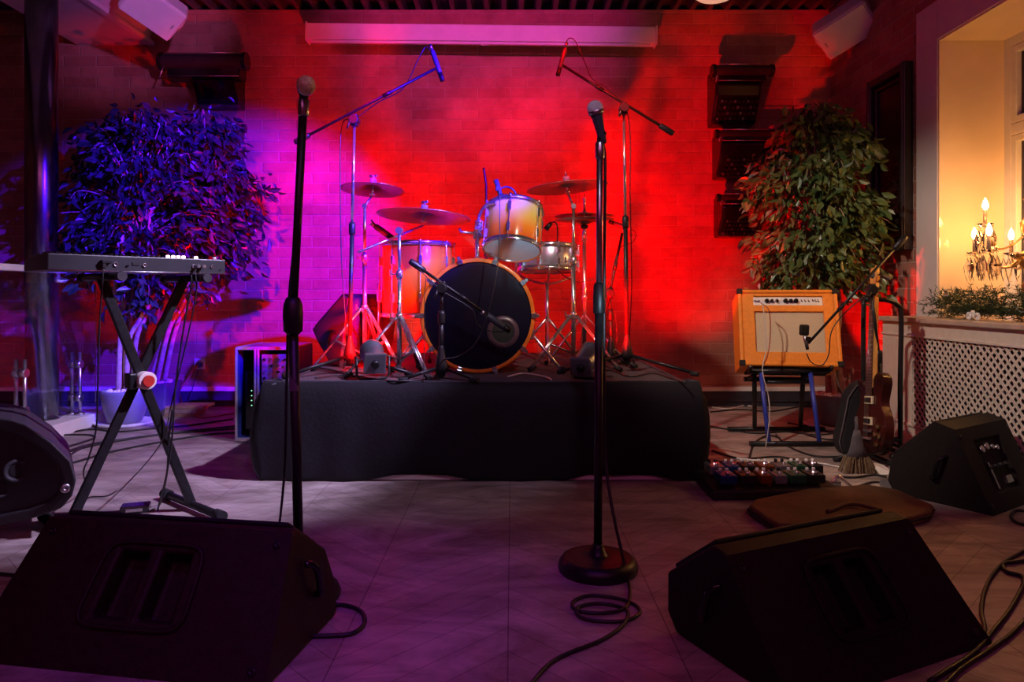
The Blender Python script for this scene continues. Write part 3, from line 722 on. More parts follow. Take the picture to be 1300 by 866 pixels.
for k in range(10):
    a = math.radians(72 + 36 * k); e = V((math.cos(a), 0, math.sin(a))); Rk = Matrix((V((-e.z, 0, e.x)), V((0, 1, 0)), e)).transposed()
    for y0 in (0, .42):
        sg = -1 if y0 == 0 else 1; fz = y0 - .012 if y0 == 0 else y0 + .046
        m = MB()
        m.box(e * (KR + .006) + V((0, (fz + y0 + .016) / 2 , 0)), (.026, .052, .010), Rk)
        m.box(e * (KR - .004) + V((0, fz, 0)), (.026, .008, .022), Rk)
        m.cyl(e * (KR + .02) + V((0, fz - sg * -.004, 0)), e * (KR + .02) + V((0, fz - sg * .06, 0)), .004, seg=8)
        m.cyl(e * (KR + .02) + V((0, fz + sg * .008, 0)), e * (KR + .02) + V((0, fz - sg * .006, 0)), .010, seg=10)
        m.build('claw_hook', M['chrome'], t, bevel=.002)
    MB().box(e * (KR + .004) + V((0, .21, 0)), (.02, .09, .02), Rk).build('lug', M['chrome'], t, bevel=.004)
for sx in (-1, 1):
    a0 = V((sx * KR * .97, .1, -.10)); a1 = V((sx * (KR + .15), -.03, kc.z * -1 + RZ + .012))
    lg = MB().tube([a0 + V((sx * -.01, .02, .05)), a0, a1], .009, 10).build('spur', M['chrome'], t)
    MB().lathe([(.014, 0), (.012, .03)], a1, seg=12).build('rubber_foot', M['matte'], lg)
    MB().box(a0, (.03, .05, .06)).build('spur_bracket', M['chrome'], t, bevel=.006)
# tom mount post on top of the bass drum
m = MB(); pc = V((-.01, .17, KR)); 
m.box(pc, (.06, .07, .03)).cyl(pc, pc + V((0, 0, .16)), .012).box(pc + V((0, 0, .14)), (.04, .045, .05))
m.build('mount_post', M['chrome'], t, bevel=.004)
MB().tube([pc + V((.0, 0, .15)), pc + V((-.09, .01, .16)), pc + V((-.10, .01, .18))], .008, 10).build('mount_arm', M['chrome'], t)

# rack tom
tc = P(652, 291, 3.88)
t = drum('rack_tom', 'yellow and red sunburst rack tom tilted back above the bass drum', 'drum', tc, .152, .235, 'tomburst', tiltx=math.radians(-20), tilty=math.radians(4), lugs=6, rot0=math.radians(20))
m = MB()
m.tube(spline([(-.10, -.13, .09), (-.155, -.09, .09), (-.19, -.02, .06), (-.19, 0, -.02), (-.165, -.02, -.07)], 5), .010, 10)
m.build('suspension_bracket', M['chrome'], t)
MB().box((-.19, 0, .0), (.045, .05, .06)).cyl((-.19, -.03, .01), (-.19, -.06, .01), .013).build('mount_clamp', M['chrome'], t, bevel=.006)
MB().cyl((-.19, .0, -.03), (-.185, .02, -.22), .0085).build('mount_rod', M['chrome'], t)
# clip-on tom mic
t = thing('tom_microphone', 'small blue-lit clip-on microphone over the rack tom rim', 'microphone', P(634, 240, 3.84))
MB().cyl((-.02, 0, .05), (.012, 0, -.05), .014, .011).build('body', M['micbody'], t)
MB().cyl((.006, 0, -.03), (.016, 0, -.062), .017, .018).build('capsule', M['iron'], t)
MB().tube(spline([(0, 0, .0), (.04, .0, .012), (.08, 0, -.01), (.095, 0, -.06)], 6), .005, 8).build('gooseneck', M['micbody'], t)
MB().box((.095, 0, -.075), (.014, .02, .05)).build('rim_clip', M['micbody'], t, bevel=.003)
MB().box((-.006, 0, .0), (.03, .03, .022)).build('swivel', M['micbody'], t, bevel=.004)

# floor tom
fc = V((-.545, 4.08, .965))
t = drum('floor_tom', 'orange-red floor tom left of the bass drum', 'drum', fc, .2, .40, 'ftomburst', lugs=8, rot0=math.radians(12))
for a in (200, 320, 80):
    a = math.radians(a); e = V((math.cos(a), math.sin(a), 0)) * .222
    m = MB().tube([e + V((0, 0, -.02)), e + V((0, 0, -.30)), e * 1.1 + V((0, 0, -.38)), e * 1.1 + V((0, 0, -(fc.z - RZ) + .015))], .006, 8)
    lg = m.build('leg', M['chrome'], t)
    MB().cyl(e * 1.1 + V((0, 0, -(fc.z - RZ) + .03)), e * 1.1 + V((0, 0, -(fc.z - RZ) + .002)), .012).build('rubber_foot', M['matte'], lg)
    MB().box(e * .97 + V((0, 0, -.09)), (.03, .03, .07)).build('leg_bracket', M['chrome'], t, bevel=.005)
t = straight_mic('black microphone clipped over the left edge of the floor tom', P(475, 286, 3.95), P(499, 303, 4.0), .017, name='tom_microphone')
MB().tube(spline([(.0, 0, .05), (-.02, 0, .0), (-.06, 0, -.04)], 5), .004, 6).build('clip_arm', M['iron'], t)
# snare drum on its stand
scn = V((.215, 4.32, 1.10))
t = thing('snare_stand', 'low snare stand mostly hidden behind the bass drum', 'stand', (scn.x, scn.y, RZ))
MB().cyl((0, 0, .1), (0, 0, .5), .012).build('pole', M['chrome'], t)
for a in (30, 150, 270):
    a = math.radians(a); e = V((math.cos(a), math.sin(a), 0))
    MB().tube([V((0, 0, .28)), e * .25 + V((0, 0, .01))], .008, 8).build('leg', M['chrome'], t)
    MB().tube(spline([V((0, 0, .48)), e * .10 + V((0, 0, .50)), e * .19 + V((0, 0, .54)), e * .20 + V((0, 0, .585))], 4), .006, 8).build('basket_arm', M['steel'], t)
drum('snare_drum', 'shallow silvery snare drum behind and right of the rack tom', 'drum', scn, .178, .135, 'snare', tiltx=math.radians(-3), lugs=10)
t = thing('snare_microphone', 'black microphone clipped at the right side of the snare drum', 'microphone', P(697, 283, 4.2))
MB().cyl((.012, 0, .0), (-.02, 0, -.04), .012, .016).build('body', M['iron'], t)
MB().tube(spline([(.01, 0, .0), (.035, 0, .005), (.05, 0, -.03), (.05, .05, -.16), (.05, .1, -.2)], 5), .004, 8).build('gooseneck', M['iron'], t)

# cymbals and stands
def cymbal(label, c, R_, nrm, group='cymbals of the drum kit', name='crash_cymbal'):
    t = thing(name, label, 'cymbal', c, R=rotm(nrm), group=group)
    prof = [(.006, .034), (.03, .033), (.05, .022), (.06, .017), (R_ * .6, .010), (R_ * .9, .002), (R_, -.001), (R_, -.003), (R_ * .9, .0), (R_ * .6, .007), (.06, .0145), (.05, .019), (.03, .030), (.006, .031)]
    MB().lathe(prof, seg=64, cap=False).build('plate', M['brass'], t)
    MB().lathe([(.018, .034), (.018, .062), (.006, .064)], seg=16).build('felt_washer', M['felt'], t)
    m = MB().cyl((0, 0, .06), (0, 0, .085), .006, seg=10); m.box((.014, 0, .08), (.02, .006, .016)); m.box((-.014, 0, .08), (.02, .006, .016)); m.build('wing_nut', M['chrome'], t, bevel=.002)
    return t
def cym_stand(label, base, topz, cyc, nrm, legs, lr=.30, hub=.34, boom=None, rz=.0, name='cymbal_stand', group='chrome cymbal stands'):
    base = V(base); t = thing(name, label, 'cymbal stand', base, 0, group)
    top = V((0, 0, topz - base.z)); cyc = V(cyc) - base
    h1 = hub; hm = (h1 + top.z) / 2
    MB().cyl((0, 0, .06), (0, 0, hm), .0125).build('lower_tube', M['chrome'], t)
    MB().cyl((0, 0, hm), top, .0085).build('upper_tube', M['chrome'], t)
    for z in (hm, h1):
        m = MB().lathe([(.017, -.022), (.019, -.015), (.019, .015), (.015, .022)], (0, 0, z), seg=14)
        m.cyl((-.015, 0, z), (-.04, 0, z), .005, seg=8); m.box((-.045, 0, z + .006), (.008, .006, .034)); m.build('height_collar', M['chrome'], t)
    for a in legs:
        d = V((math.cos(a), math.sin(a), 0)); s_ = V((-d.y, d.x, 0)) * .009
        m = MB()
        for sg in (-1, 1):
            m.tube([V((0, 0, h1)) + d * .02 + s_ * sg, d * lr + V((0, 0, .018)) + s_ * sg * .6], .0058, 8)
            m.tube([V((0, 0, .09)) + d * .015 + s_ * sg, d * lr * .55 + V((0, 0, .018 + (h1 - .018) * .45)) + s_ * sg], .0048, 8)
        lg = m.build('leg', M['chrome'], t)
        MB().tube([d * (lr - .03) + V((0, 0, .03)), d * (lr + .012) + V((0, 0, .012))], [.012, .014], 10).build('rubber_foot', M['matte'], lg)
    nrm = V(nrm).normalized(); a1 = cyc - nrm * .03
    if boom is not None:
        tail = V(boom) - base
        MB().cyl(tail, a1 - nrm * .02, .006, seg=10).build('boom_arm', M['chrome'], t)
        MB().cyl(top + V((0, -.02, 0)), top + V((0, .03, 0)), .018, seg=14).build('boom_ratchet', M['chrome'], t)
    else:
        MB().cyl(top + V((0, -.015, 0)), top + V((0, .015, 0)), .014, seg=14).cyl(top, a1, .006, seg=10).build('tilter', M['chrome'], t)
    MB().lathe([(.016, 0), (.018, .006), (.006, .01)], a1, rotm(nrm), 14).cyl(a1, a1 + nrm * .06, .004, seg=8).build('cymbal_seat', M['chrome'], t)
    return t
R_ = math.radians
nr = V((.03, .10, 1)); c = P(473, 241, 4.0)
cym_stand('chrome cymbal stand beside the tall left boom stand', ((463 - 650) * 3.95 / F, 3.95, RZ), P(463, 262, 3.95).z, c, nr, [R_(200), R_(-35), R_(80)], lr=.28)
cymbal('small thin cymbal on the far left chrome stand, beside the tall boom stand', c, .18, nr)
nr = V((.06, .07, 1)); c = P(538, 275, 3.85)
cym_stand('chrome stand holding the large cymbal in front of the floor tom', ((507 - 650) * 3.62 / F, 3.62, RZ), P(507, 293, 3.62).z, c, nr, [R_(205), R_(-50), R_(75)], lr=.27, boom=P(455, 320, 3.5), hub=.3)
cymbal('largest cymbal, seen from below in front of the floor tom', c, .255, nr, name='ride_cymbal')
nr = V((-.09, .02, 1)); c = P(720, 238, 4.0)
cym_stand('chrome cymbal stand right of the bass drum with folded boom', ((728 - 650) * 4.0 / F, 4.0, RZ), P(727, 262, 4.0).z, c, nr, [R_(215), R_(-40), R_(85)], lr=.3, hub=.30)
cymbal('highest cymbal on the chrome stand right of the rack tom', c, .232, nr)
# hi-hat
hx = (742 - 650) * 4.3 / F
t = thing('hi_hat_stand', 'chrome hi-hat stand with pedal behind the right cymbal stand', 'hi-hat stand', (hx, 4.3, RZ))
zc = P(745, 277, 4.3).z - RZ
MB().cyl((0, 0, .06), (0, 0, zc - .12), .0125).build('lower_tube', M['chrome'], t)
MB().cyl((0, 0, zc - .14), (0, 0, zc - .03), .017, .010).build('upper_tube', M['chrome'], t)
MB().cyl((0, 0, zc - .03), (0, 0, zc + .15), .0035, seg=8).build('pull_rod', M['chrome'], t)
MB().lathe([(.016, -.02), (.02, 0), (.016, .02)], (0, 0, .40), seg=14).build('height_collar', M['chrome'], t)
for a in (R_(-30), R_(210), R_(90)):
    d = V((math.cos(a), math.sin(a), 0)); lg = MB().tube([V((0, 0, .30)), d * .27 + V((0, 0, .02))], .007, 8).build('leg', M['chrome'], t)
    MB().tube([d * .25 + V((0, 0, .028)), d * .28 + V((0, 0, .014))], [.012, .014], 10).build('rubber_foot', M['matte'], lg)
MB().box((0, .12, .03), (.09, .28, .012), Euler((.12, 0, 0)).to_matrix()).build('footboard', M['steel'], t, bevel=.004)
for dz, s_, lb in ((-.012, 1, 'lower hi-hat cymbal, right of the cymbal stand'), (.012, -1, 'upper hi-hat cymbal with clutch, right of the cymbal stand')):
    tt = thing('hi_hat_cymbal', lb, 'cymbal', (hx, 4.3, RZ + zc + dz), group='hi-hat pair')
    prof = [(.005, -.026), (.03, -.024), (.05, -.014), (.10, -.008), (.182, 0), (.182, .002), (.10, -.005), (.05, -.010), (.03, -.020), (.005, -.022)]
    MB().lathe([(r_, z * s_) for r_, z in prof], seg=56, cap=False).build('plate', M['brass'], tt)
    if s_ == -1: MB().lathe([(.012, .022), (.014, .03), (.008, .04), (.008, .10), (.012, .105), (.004, .12)], seg=14).build('clutch', M['chrome'], tt)
    else: MB().lathe([(.02, -.05), (.024, -.03), (.012, -.026)], seg=14).build('seat_cup', M['iron'], tt)
# thin edge-on cymbal behind the rack tom
t = thing('upright_rod', 'thin upright dark rod rising behind the rack tom', 'rod', P(616, 300, 4.3))
MB().tube(spline([P(614, 213, 4.3), P(617, 235, 4.3), P(617, 262, 4.3), P(617, 300, 4.3), P(617, 330, 4.3)], 5), .007, 8).build('shaft', M['iron'], t, world=True)
MB().lathe([(.012, 0), (.012, .04)], P(617, 330, 4.3) , seg=10).build('socket', M['chrome'], t, world=True)

# PAR cans
def par_can(label, p, aim, s=1.0, group='small silver floor spotlights on the riser'):
    p = V(p); ax = (V(aim) - p).normalized()
    t = thing('stage_spotlight', label, 'spotlight', p, R=rotm(ax), group=group)
    MB().lathe([(.035 * s, -.085), (.055 * s, -.08), (.062 * s, -.05), (.064 * s, .05), (.07 * s, .055), (.07 * s, .075), (.064 * s, .078), (.062 * s, .06)], seg=28, cap=False).build('can', M['silver'], t)
    sq = MB().box((0, 0, -.082), (.125 * s, .125 * s, .02)).build('rear_plate', M['silver'], t, bevel=.008)
    MB().lathe([(.024 * s, -.092), (.022 * s, -.104), (.014 * s, -.106)], seg=16).build('cable_gland', M['iron'], t)
    MB().lathe([(.06 * s, .058), (.0001, .060)], seg=24, cap=False).build('lens', M['redlens'], t)
    return t, ax
def yoke(t, p, side):
    inv = WM[t.name].inverted(); z = RZ + .006
    p = V(p); s = V(side).normalized() * .08
    MB().tube([p + s, V((p.x + s.x, p.y + s.y, z + .02)), V((p.x + s.x * .8, p.y + s.y * .8, z)), V((p.x - s.x * .8, p.y - s.y * .8, z)), V((p.x - s.x, p.y - s.y, z + .02)), p - s], .006, 8).build('yoke', M['iron'], t, world=True)
pL = V((-.68, 3.47, RZ + .115)); pR = V((.37, 3.50, RZ + .10))
tL, aL = par_can('silver spotlight lying at the left front of the riser, back turned to the camera', pL, pL + V((-.32, 1, .36)), .85)
yoke(tL, pL, (1, .45, 0))
tR, aR = par_can('silver spotlight lying at the right front of the riser behind the round-base stand', pR, pR + V((.5, 1, .5)), .85)
yoke(tR, pR, (1, -.45, 0))
# small pedal/brackets clutter: kick pedal
t = thing('kick_pedal', 'chrome pedal behind the bass drum', 'pedal', (kc.x, kc.y + .45, RZ))
MB().box((0, .16, .03), (.09, .28, .012), Euler((.15, 0, 0)).to_matrix()).build('footboard', M['steel'], t, bevel=.004)
MB().box((-.05, .02, .11), (.012, .02, .2)).box((.05, .02, .11), (.012, .02, .2)).build('frame', M['chrome'], t)
# ================================================================= KEYBOARD
kl = V((-1.573, 2.40, .963)); e = V((.645, .764, 0)).normalized(); nv = V((-e.y, e.x, 0))
Rk = Matrix((e, nv, V((0, 0, 1)))).transposed()
t = thing('keyboard', 'black electronic keyboard on an X stand at the left, back panel to the camera', 'keyboard', kl, R=Rk)
LK = .632; DK = .25
a = [V((0, 0, 0)), V((0, 0, .058)), V((0, .11, .058)), V((0, .25, .04)), V((0, .25, 0))]
MB().prism(a, [p + V((LK, 0, 0)) for p in a]).build('case', M['kbd'], t, bevel=.004)
mk = MB()
for k in range(29):
    xk = .03 + k * .0197
    o = MB().box((xk + .009, .185, .052), (.0185, .125, .014)).build('key', M['key_w'], t, bevel=.001)
    if k % 7 in (0, 1, 3, 4, 5): MB().box((xk + .019, .165, .064), (.010, .08, .012)).build('black_key', M['blackgloss'], t, bevel=.001)
for k, xx in enumerate((.415, .435, .455, .475, .525, .60)):
    MB().lathe([(.007, 0), (.007, .009), (.005, .011)], (xx, .03, .058), seg=12).build('lit_knob', M['led'] if k < 5 else M['whitep'], t)
def sock(x, z, r, m='steel'):
    MB().lathe([(r, 0), (r, .004), (r * .7, .004), (r * .6, -.001)], (x, -.001, z), rotm((0, -1, 0)), 14).build('jack_socket', M[m], t)
sock(.215, .026, .008); sock(.255, .022, .004, 'iron'); sock(.315, .026, .007); sock(.575, .028, .007); sock(.61, .018, .003, 'iron'); sock(.50, .028, .007); sock(.52, .028, .007)
MB().box((.285, -.001, .03), (.024, .004, .010)).build('port', M['pocket'], t)
MB().box((.18, -.010, .034), (.034, .022, .012)).box((.172, -.012, .022), (.014, .014, .022)).build('power_connector', M['matte'], t, bevel=.003)
for xx in (.508, .53): MB().cyl((xx, 0, .028), (xx, -.03, .028), .007, seg=10).build('jack_plug', M['steel'], t)
MB().tube([(-.0, -.002, .001), (LK, -.002, .001)], .003, 6).build('edge_strip', M['steel'], t)
def C_(s, off=0): p = kl + e * (LK / 2 + s) + nv * (.13 + off); return p
t = thing('keyboard_stand', 'black X-shaped keyboard stand with red and white pivot at left', 'keyboard stand', (C_(0).x, C_(0).y, 0))
Ta = C_(-.11); Tb = C_(.22); Fa = C_(-.21); Fb = C_(.23)
for p in (Ta, Tb): p.z = .945
for p in (Fa, Fb): p.z = .025
Rs = lambda u: Matrix((nv, u.cross(nv).normalized(), u)).transposed()
for (p, q, of, lb) in ((Ta, Fb, -.02, 0), (Tb, Fa, .02, 1)):
    p = p + nv * of; q = q + nv * of; u = (p - q).normalized()
    MB().box((p + q) / 2, (.022, .036, (p - q).length), Rs(u)).build('leg', M['iron'], t, world=True, bevel=.005)
    # top arm and foot
    MB().cyl(p - nv * .19, p + nv * .17, .014).build('support_arm', M['iron'], t, world=True)
    for sg in (-.195, .17):
        MB().lathe([(.017, 0), (.019, .012), (.016, .03)], p + nv * sg, rotm(nv), 14).build('arm_cap', M['plastic'], t, world=True)
    ft = MB().cyl(q - nv * .24, q + nv * .24, .016).build('foot_bar', M['iron'], t, world=True)
    for sg in (-1, 1): MB().cyl(q + nv * .20 * sg, q + nv * .25 * sg, .022).build('foot_cap', M['matte'], t, world=True)
# crossing point
u1 = Fb - Ta; u2 = Fa - Tb
k = ((Tb - Ta).dot(e) * u2.z - (Tb - Ta).z * u2.dot(e)) / (u1.dot(e) * u2.z - u1.z * u2.dot(e))
pv = Ta + u1 * k
MB().cyl(pv - nv * .075, pv + nv * .03, .034, seg=28).build('pivot_disc', M['white'], t, world=True, bevel=.004)
MB().cyl(pv - nv * .085, pv - nv * .073, .021, seg=24).build('locking_knob', M['redp'], t, world=True)
MB().box(pv - nv * .03 - e * .045 , (.03, .05, .06), Rk).build('locking_lever', M['iron'], t, world=True, bevel=.006)
d = 2.78
cable('pair of dark cables hanging from the right end of the keyboard to the floor', [P(241, 343, d), P(243, 360, d), P(236, 400, d), P(228, 450, d), P(222, 500, d), P(219, 550, d), P(212, 600, d), fl(200, 648)], .0035)
cable('pale thin cable hanging from the keyboard beside the dark ones', [P(248, 345, d), P(249, 372, d), P(240, 420, d), P(228, 470, d), P(216, 520, d), P(206, 560, d), fl(170, 605), fl(140, 628), fl(112, 632), fl(98, 650)], .0028, 'cable')
cable('dark cable hanging from the left half of the keyboard to the floor', [P(131, 342, 2.5), P(130, 360, 2.5), P(126, 420, 2.52), P(124, 500, 2.55), P(122, 545, 2.6), P(113, 580, 2.62), P(106, 600, 2.66), fl(110, 625), fl(100, 660)], .003)
cable('black cord from the adapter box up past the keyboard stand foot', [fl(192, 648), fl(203, 640), P(212, 600, 2.85), P(214, 560, 2.8), P(219, 520, 2.75)], .004)
# adapter
p = fl(172, 648); t = thing('power_adapter', 'small dark adapter box on the floor beside the keyboard stand foot', 'adapter', (p.x, p.y, 0), .35)
MB().box((0, 0, .016), (.105, .07, .03)).build('housing', M['blackgloss'], t, bevel=.005)
MB().box((0, -.036, .016), (.06, .003, .012)).build('label_strip', M['steel'], t)

# ================================================================= RACK CASE
xa, xb = (299 - 650) * 4.3 / F, (372 - 650) * 4.3 / F
t = thing('equipment_rack', 'open silver-edged equipment rack on the floor left of the riser', 'equipment rack', ((xa + xb) / 2, 4.3, 0), 0)
x0, x1 = xa - (xa + xb) / 2, xb - (xa + xb) / 2; Hh = .555; Dp = .42; xm = x0 + (x1 - x0) * .36
m = MB()
for x_ in (x0 + .006, x1 - .006, xm): m.box((x_, Dp / 2, Hh / 2), (.012, Dp, Hh))
m.box(((x0 + x1) / 2, Dp / 2, .008), (x1 - x0, Dp, .016)).box(((x0 + x1) / 2, Dp / 2, Hh - .006), (x1 - x0, Dp, .012)).box(((x0 + x1) / 2, Dp - .005, Hh / 2), (x1 - x0, .01, Hh))
m.build('case_body', M['navy'], t)
m = MB()
for x_ in (x0 + .005, xm - .006, xm + .012, x1 - .005): m.box((x_, .0, Hh / 2), (.014, .014, Hh))
for z_ in (.006, Hh - .006): m.box(((x0 + x1) / 2, .001, z_), (x1 - x0, .014, .014))
m.box((x0 + .005, Dp, Hh / 2), (.014, .014, Hh)).box((x0 + .005, Dp / 2, Hh - .005), (.014, Dp, .014))
m.build('edge_extrusion', M['flight'], t, bevel=.003)
MB().box(((x0 + x1) / 2, Dp / 2, Hh + .004), (x1 - x0, Dp, .008)).build('lid', M['flight'], t)
m = MB(); m.box(((xm + x1) / 2 + .004, .03, .43), (x1 - xm - .04, .02, .17)); m.build('mixer_panel', M['rackpanel'], t, bevel=.003)
for i in range(4):
    for j in range(4):
        MB().cyl((xm + .045 + i * .042, .02, .37 + j * .038), (xm + .045 + i * .042, .004, .37 + j * .038), .008, seg=10).build('control_knob', M['pedals'] if (i + j) % 3 else M['iron'], t)
for k in range(3): MB().box(((xm + x1) / 2 + .004, .03, .08 + k * .09), (x1 - xm - .04, .02, .075)).build('rack_unit', M['blackgloss'], t, bevel=.003)
m = MB().box((x0 + .075, .10, .23), (.07, .1, .36)).build('power_unit', M['blackgloss'], t, bevel=.004)
for k in range(4): MB().cyl((x0 + .08, .052, .2 + k * .03), (x0 + .08, .046, .2 + k * .03), .003, seg=8).build('indicator_light', M['ledg'], t)
# ================================================================= PLANTS
def plant(label, base, pot_r, pot_h, crown_c, crown_r, nclus, nleaf, lm, trunks, square=False, saucer=True, lean=(0, 0), seed=1, name='ficus_tree', group=None, potm='pot', L=(.05, .10)):
    rnd = random.Random(seed)
    b = V(base); t = thing(name, label, 'potted tree', b, group=group)
    if square:
        m = MB(); m.prism([V((sx * pot_r * .8, sy * pot_r * .8, 0)) for sx, sy in ((-1, -1), (1, -1), (1, 1), (-1, 1))], [V((sx * pot_r, sy * pot_r, pot_h)) for sx, sy in ((-1, -1), (1, -1), (1, 1), (-1, 1))]); m.build('pot', M[potm], t, bevel=.01)
    else:
        MB().lathe([(pot_r * .62, .018), (pot_r * .72, .03), (pot_r * .9, pot_h * .5), (pot_r, pot_h - .02), (pot_r, pot_h), (pot_r * .9, pot_h), (pot_r * .88, pot_h - .03)], seg=40, cap=False).build('pot', M[potm], t)
        if saucer: MB().lathe([(.0001, .004), (pot_r * 1.1, .0), (pot_r * 1.25, .022), (pot_r * 1.2, .026), (pot_r * 1.05, .016), (.0001, .016)], seg=40, cap=False).build('saucer', M['whitep'], t)
    m = MB()
    for k in range(90):
        a = rnd.uniform(0, 2 * PI); r_ = pot_r * .86 * math.sqrt(rnd.random()); s_ = rnd.uniform(.010, .02)
        m.sphere((r_ * math.cos(a), r_ * math.sin(a), pot_h - .008 + rnd.uniform(0, .012)), s_, 6, 4, sc3=(1, rnd.uniform(.6, 1), .6))
    o = m.build('pebbles', M['stone'], t); o['kind'] = 'stuff'
    cc = V(crown_c) - b; cr_ = V(crown_r)
    m = MB()
    for k in range(trunks):
        a = 2 * PI * k / trunks + .4; p0 = V((.045 * math.cos(a), .045 * math.sin(a), pot_h - .02))
        tp = V((cc.x + .25 * cr_.x * math.cos(a), cc.y + .25 * cr_.y * math.sin(a), cc.z - cr_.z * .1))
        md = (p0 + tp) / 2 + V((.04 * math.cos(a + 1.5), .04 * math.sin(a + 1.5), 0)); md2 = p0 * .7 + tp * .3 - V((.03 * math.cos(a), .02, 0))
        sp = spline([p0, md2, md, tp], 6); m.tube(sp, [.019 - .009 * i / len(sp) for i in range(len(sp))], 8)
    m.build('trunk', M['bark'], t)
    # clusters
    tw = MB(); lf = MB(); twv = []
    for k in range(nclus):
        while True:
            q = V((rnd.uniform(-1, 1), rnd.uniform(-1, 1), rnd.uniform(-1, 1)))
            if .25 < q.length < 1: break
        q = q * (q.length ** -.35)
        wz = 1.0 - .28 * max(0, q.z)
        c = cc + V((q.x * cr_.x * wz, q.y * cr_.y * wz, q.z * cr_.z))
        st = cc + V((q.x * cr_.x * .1, q.y * cr_.y * .1, q.z * cr_.z * .45 - .15))
        mid = (c + st) / 2 + V((0, 0, .06))
        end = c + V((q.x * .08, q.y * .08, -.07))
        tws = spline([st, mid, c, end], 4); tw.tube(tws, [.006 - .0045 * i / len(tws) for i in range(len(tws))], 5, caps=False)
        for i in range(nleaf):
            tt = rnd.random(); p = mid * (1 - tt) + c * tt if rnd.random() < .35 else c + (end - c) * tt
            p = p + V((rnd.gauss(0, .045), rnd.gauss(0, .045), rnd.gauss(0, .05)))
            out = (p - cc); out.z *= .3; out.normalize()
            dr = V((out.x * .7 + rnd.gauss(0, .5), out.y * .7 + rnd.gauss(0, .5), -.75 + rnd.gauss(0, .45))).normalized()
            sd = dr.cross(V((rnd.gauss(0, 1), rnd.gauss(0, 1), rnd.gauss(0, 1)))).normalized(); nn = dr.cross(sd)
            l_ = rnd.uniform(*L); w_ = l_ * .24
            if b.y + p.y > YB - .1 or b.x + p.x > XR - .1 or (b.x < 0 and (b.x + p.x < -2.80 and b.y + p.y < 4.75)): continue
            b0 = p; tp_ = p + dr * l_ - nn * l_ * .12
            lf.add([b0, p + dr * l_ * .35 + sd * w_ + nn * w_ * .35, p + dr * l_ * .7 + sd * w_ * .75 + nn * w_ * .2, tp_, p + dr * l_ * .7 - sd * w_ * .75 + nn * w_ * .2, p + dr * l_ * .35 - sd * w_ + nn * w_ * .35], [(0, 1, 2, 3), (0, 3, 4, 5)])
    tw.build('branches', M['bark'], t); lf.build('foliage', M[lm], t)
    return t
b1 = V((-2.62, 4.80, 0)); b2 = V(((199 - 650) * 5.2 / F, 5.2, 0))
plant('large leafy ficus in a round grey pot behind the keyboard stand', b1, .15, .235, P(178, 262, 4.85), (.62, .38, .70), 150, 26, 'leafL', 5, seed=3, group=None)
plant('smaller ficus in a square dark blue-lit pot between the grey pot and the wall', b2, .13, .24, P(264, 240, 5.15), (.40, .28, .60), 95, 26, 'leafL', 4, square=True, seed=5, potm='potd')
# hanging lower foliage on the second tree's right side: part of the same crowns
b3 = V(((1063 - 650) * 4.68 / F, 4.7, 0))
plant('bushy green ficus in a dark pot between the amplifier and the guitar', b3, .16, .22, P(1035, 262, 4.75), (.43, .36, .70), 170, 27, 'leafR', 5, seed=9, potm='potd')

# ================================================================= AMPLIFIER + STAND
ad = 4.17
A0 = P(945, 465, ad); A1 = P(1067, 470, ad - .02)
t = thing('guitar_amplifier', 'orange guitar amplifier with cream grill cloth tilted back on a stand', 'amplifier', ((A0.x + A1.x) / 2, ad, A0.z), R=Euler((R_(-17), 0, R_(-10))).to_matrix())
W_ = .575; Hh = .475; D_ = .27
m = MB(); fr = .045
# shell box open front: sides, top, bottom, back
m.box((-W_ / 2 + .012, D_ / 2, Hh / 2), (.024, D_, Hh)).box((W_ / 2 - .012, D_ / 2, Hh / 2), (.024, D_, Hh))
m.box((0, D_ / 2, .012), (W_ - .02, D_, .024)).box((0, D_ / 2, Hh - .012), (W_ - .02, D_, .024)).box((0, D_ - .01, Hh / 2), (W_ - .02, .02, Hh - .02))
m.build('cabinet', M['orange'], t, bevel=.010)
m = MB(); y = .022
m.box((-W_ / 2 + .056, y, Hh / 2), (.078, .022, Hh - .03)).box((W_ / 2 - .05, y, Hh / 2), (.068, .022, Hh - .03)).box((.0, y, .05), (W_ - .1, .022, .078)).box((0, y, .358), (W_ - .1, .022, .044)).box((0, y, Hh - .028), (W_ - .1, .022, .03))
m.build('front_frame', M['orange'], t, bevel=.006)
MB().box((0, .034, .21), (W_ - .15, .012, .27)).build('grill_cloth', M['grillcloth'], t)
MB().box((-.005, .02, .402), (W_ - .16, .016, .052)).build('control_panel', M['panelw'], t, bevel=.002)
kb = []
for xx, r_ in ((-.118, .013), (-.09, .010), (-.06, .010), (-.01, .014), (.02, .012), (.05, .014)):
    MB().lathe([(r_, 0), (r_ * .9, .016), (r_ * .5, .018)], (xx, .012, .402), rotm((0, -1, 0)), 16).build('control_knob', M['blackgloss'], t)
for xx in (.085, .105, .125, .15, .165, .18):
    MB().box((xx, .011, .402 + .004 * ((xx * 100) % 2 - .5)), (.010, .003, .006), Euler((0, .6, 0)).to_matrix()).build('pictogram', M['matte'], t)
    MB().box((xx - .004, .011, .408), (.003, .003, .012)).build('pictogram', M['matte'], t)
for xx in (-.185, -.165): MB().cyl((xx, .012, .402), (xx, .004, .402), .007, seg=12).build('input_jack', M['steel'], t)
for sx in (-1, 1):
    for z_ in (.018, Hh - .012):
        MB().box((sx * (W_ / 2 - .012), .012, z_), (.034, .032, .034)).build('corner_protector', M['matte'], t, bevel=.006)
m = MB().tube(spline([(-.1, .12, Hh), (-.09, .12, Hh + .02), (.09, .12, Hh + .02), (.1, .12, Hh)], 4), .008, 8).build('carry_handle', M['matte'], t)
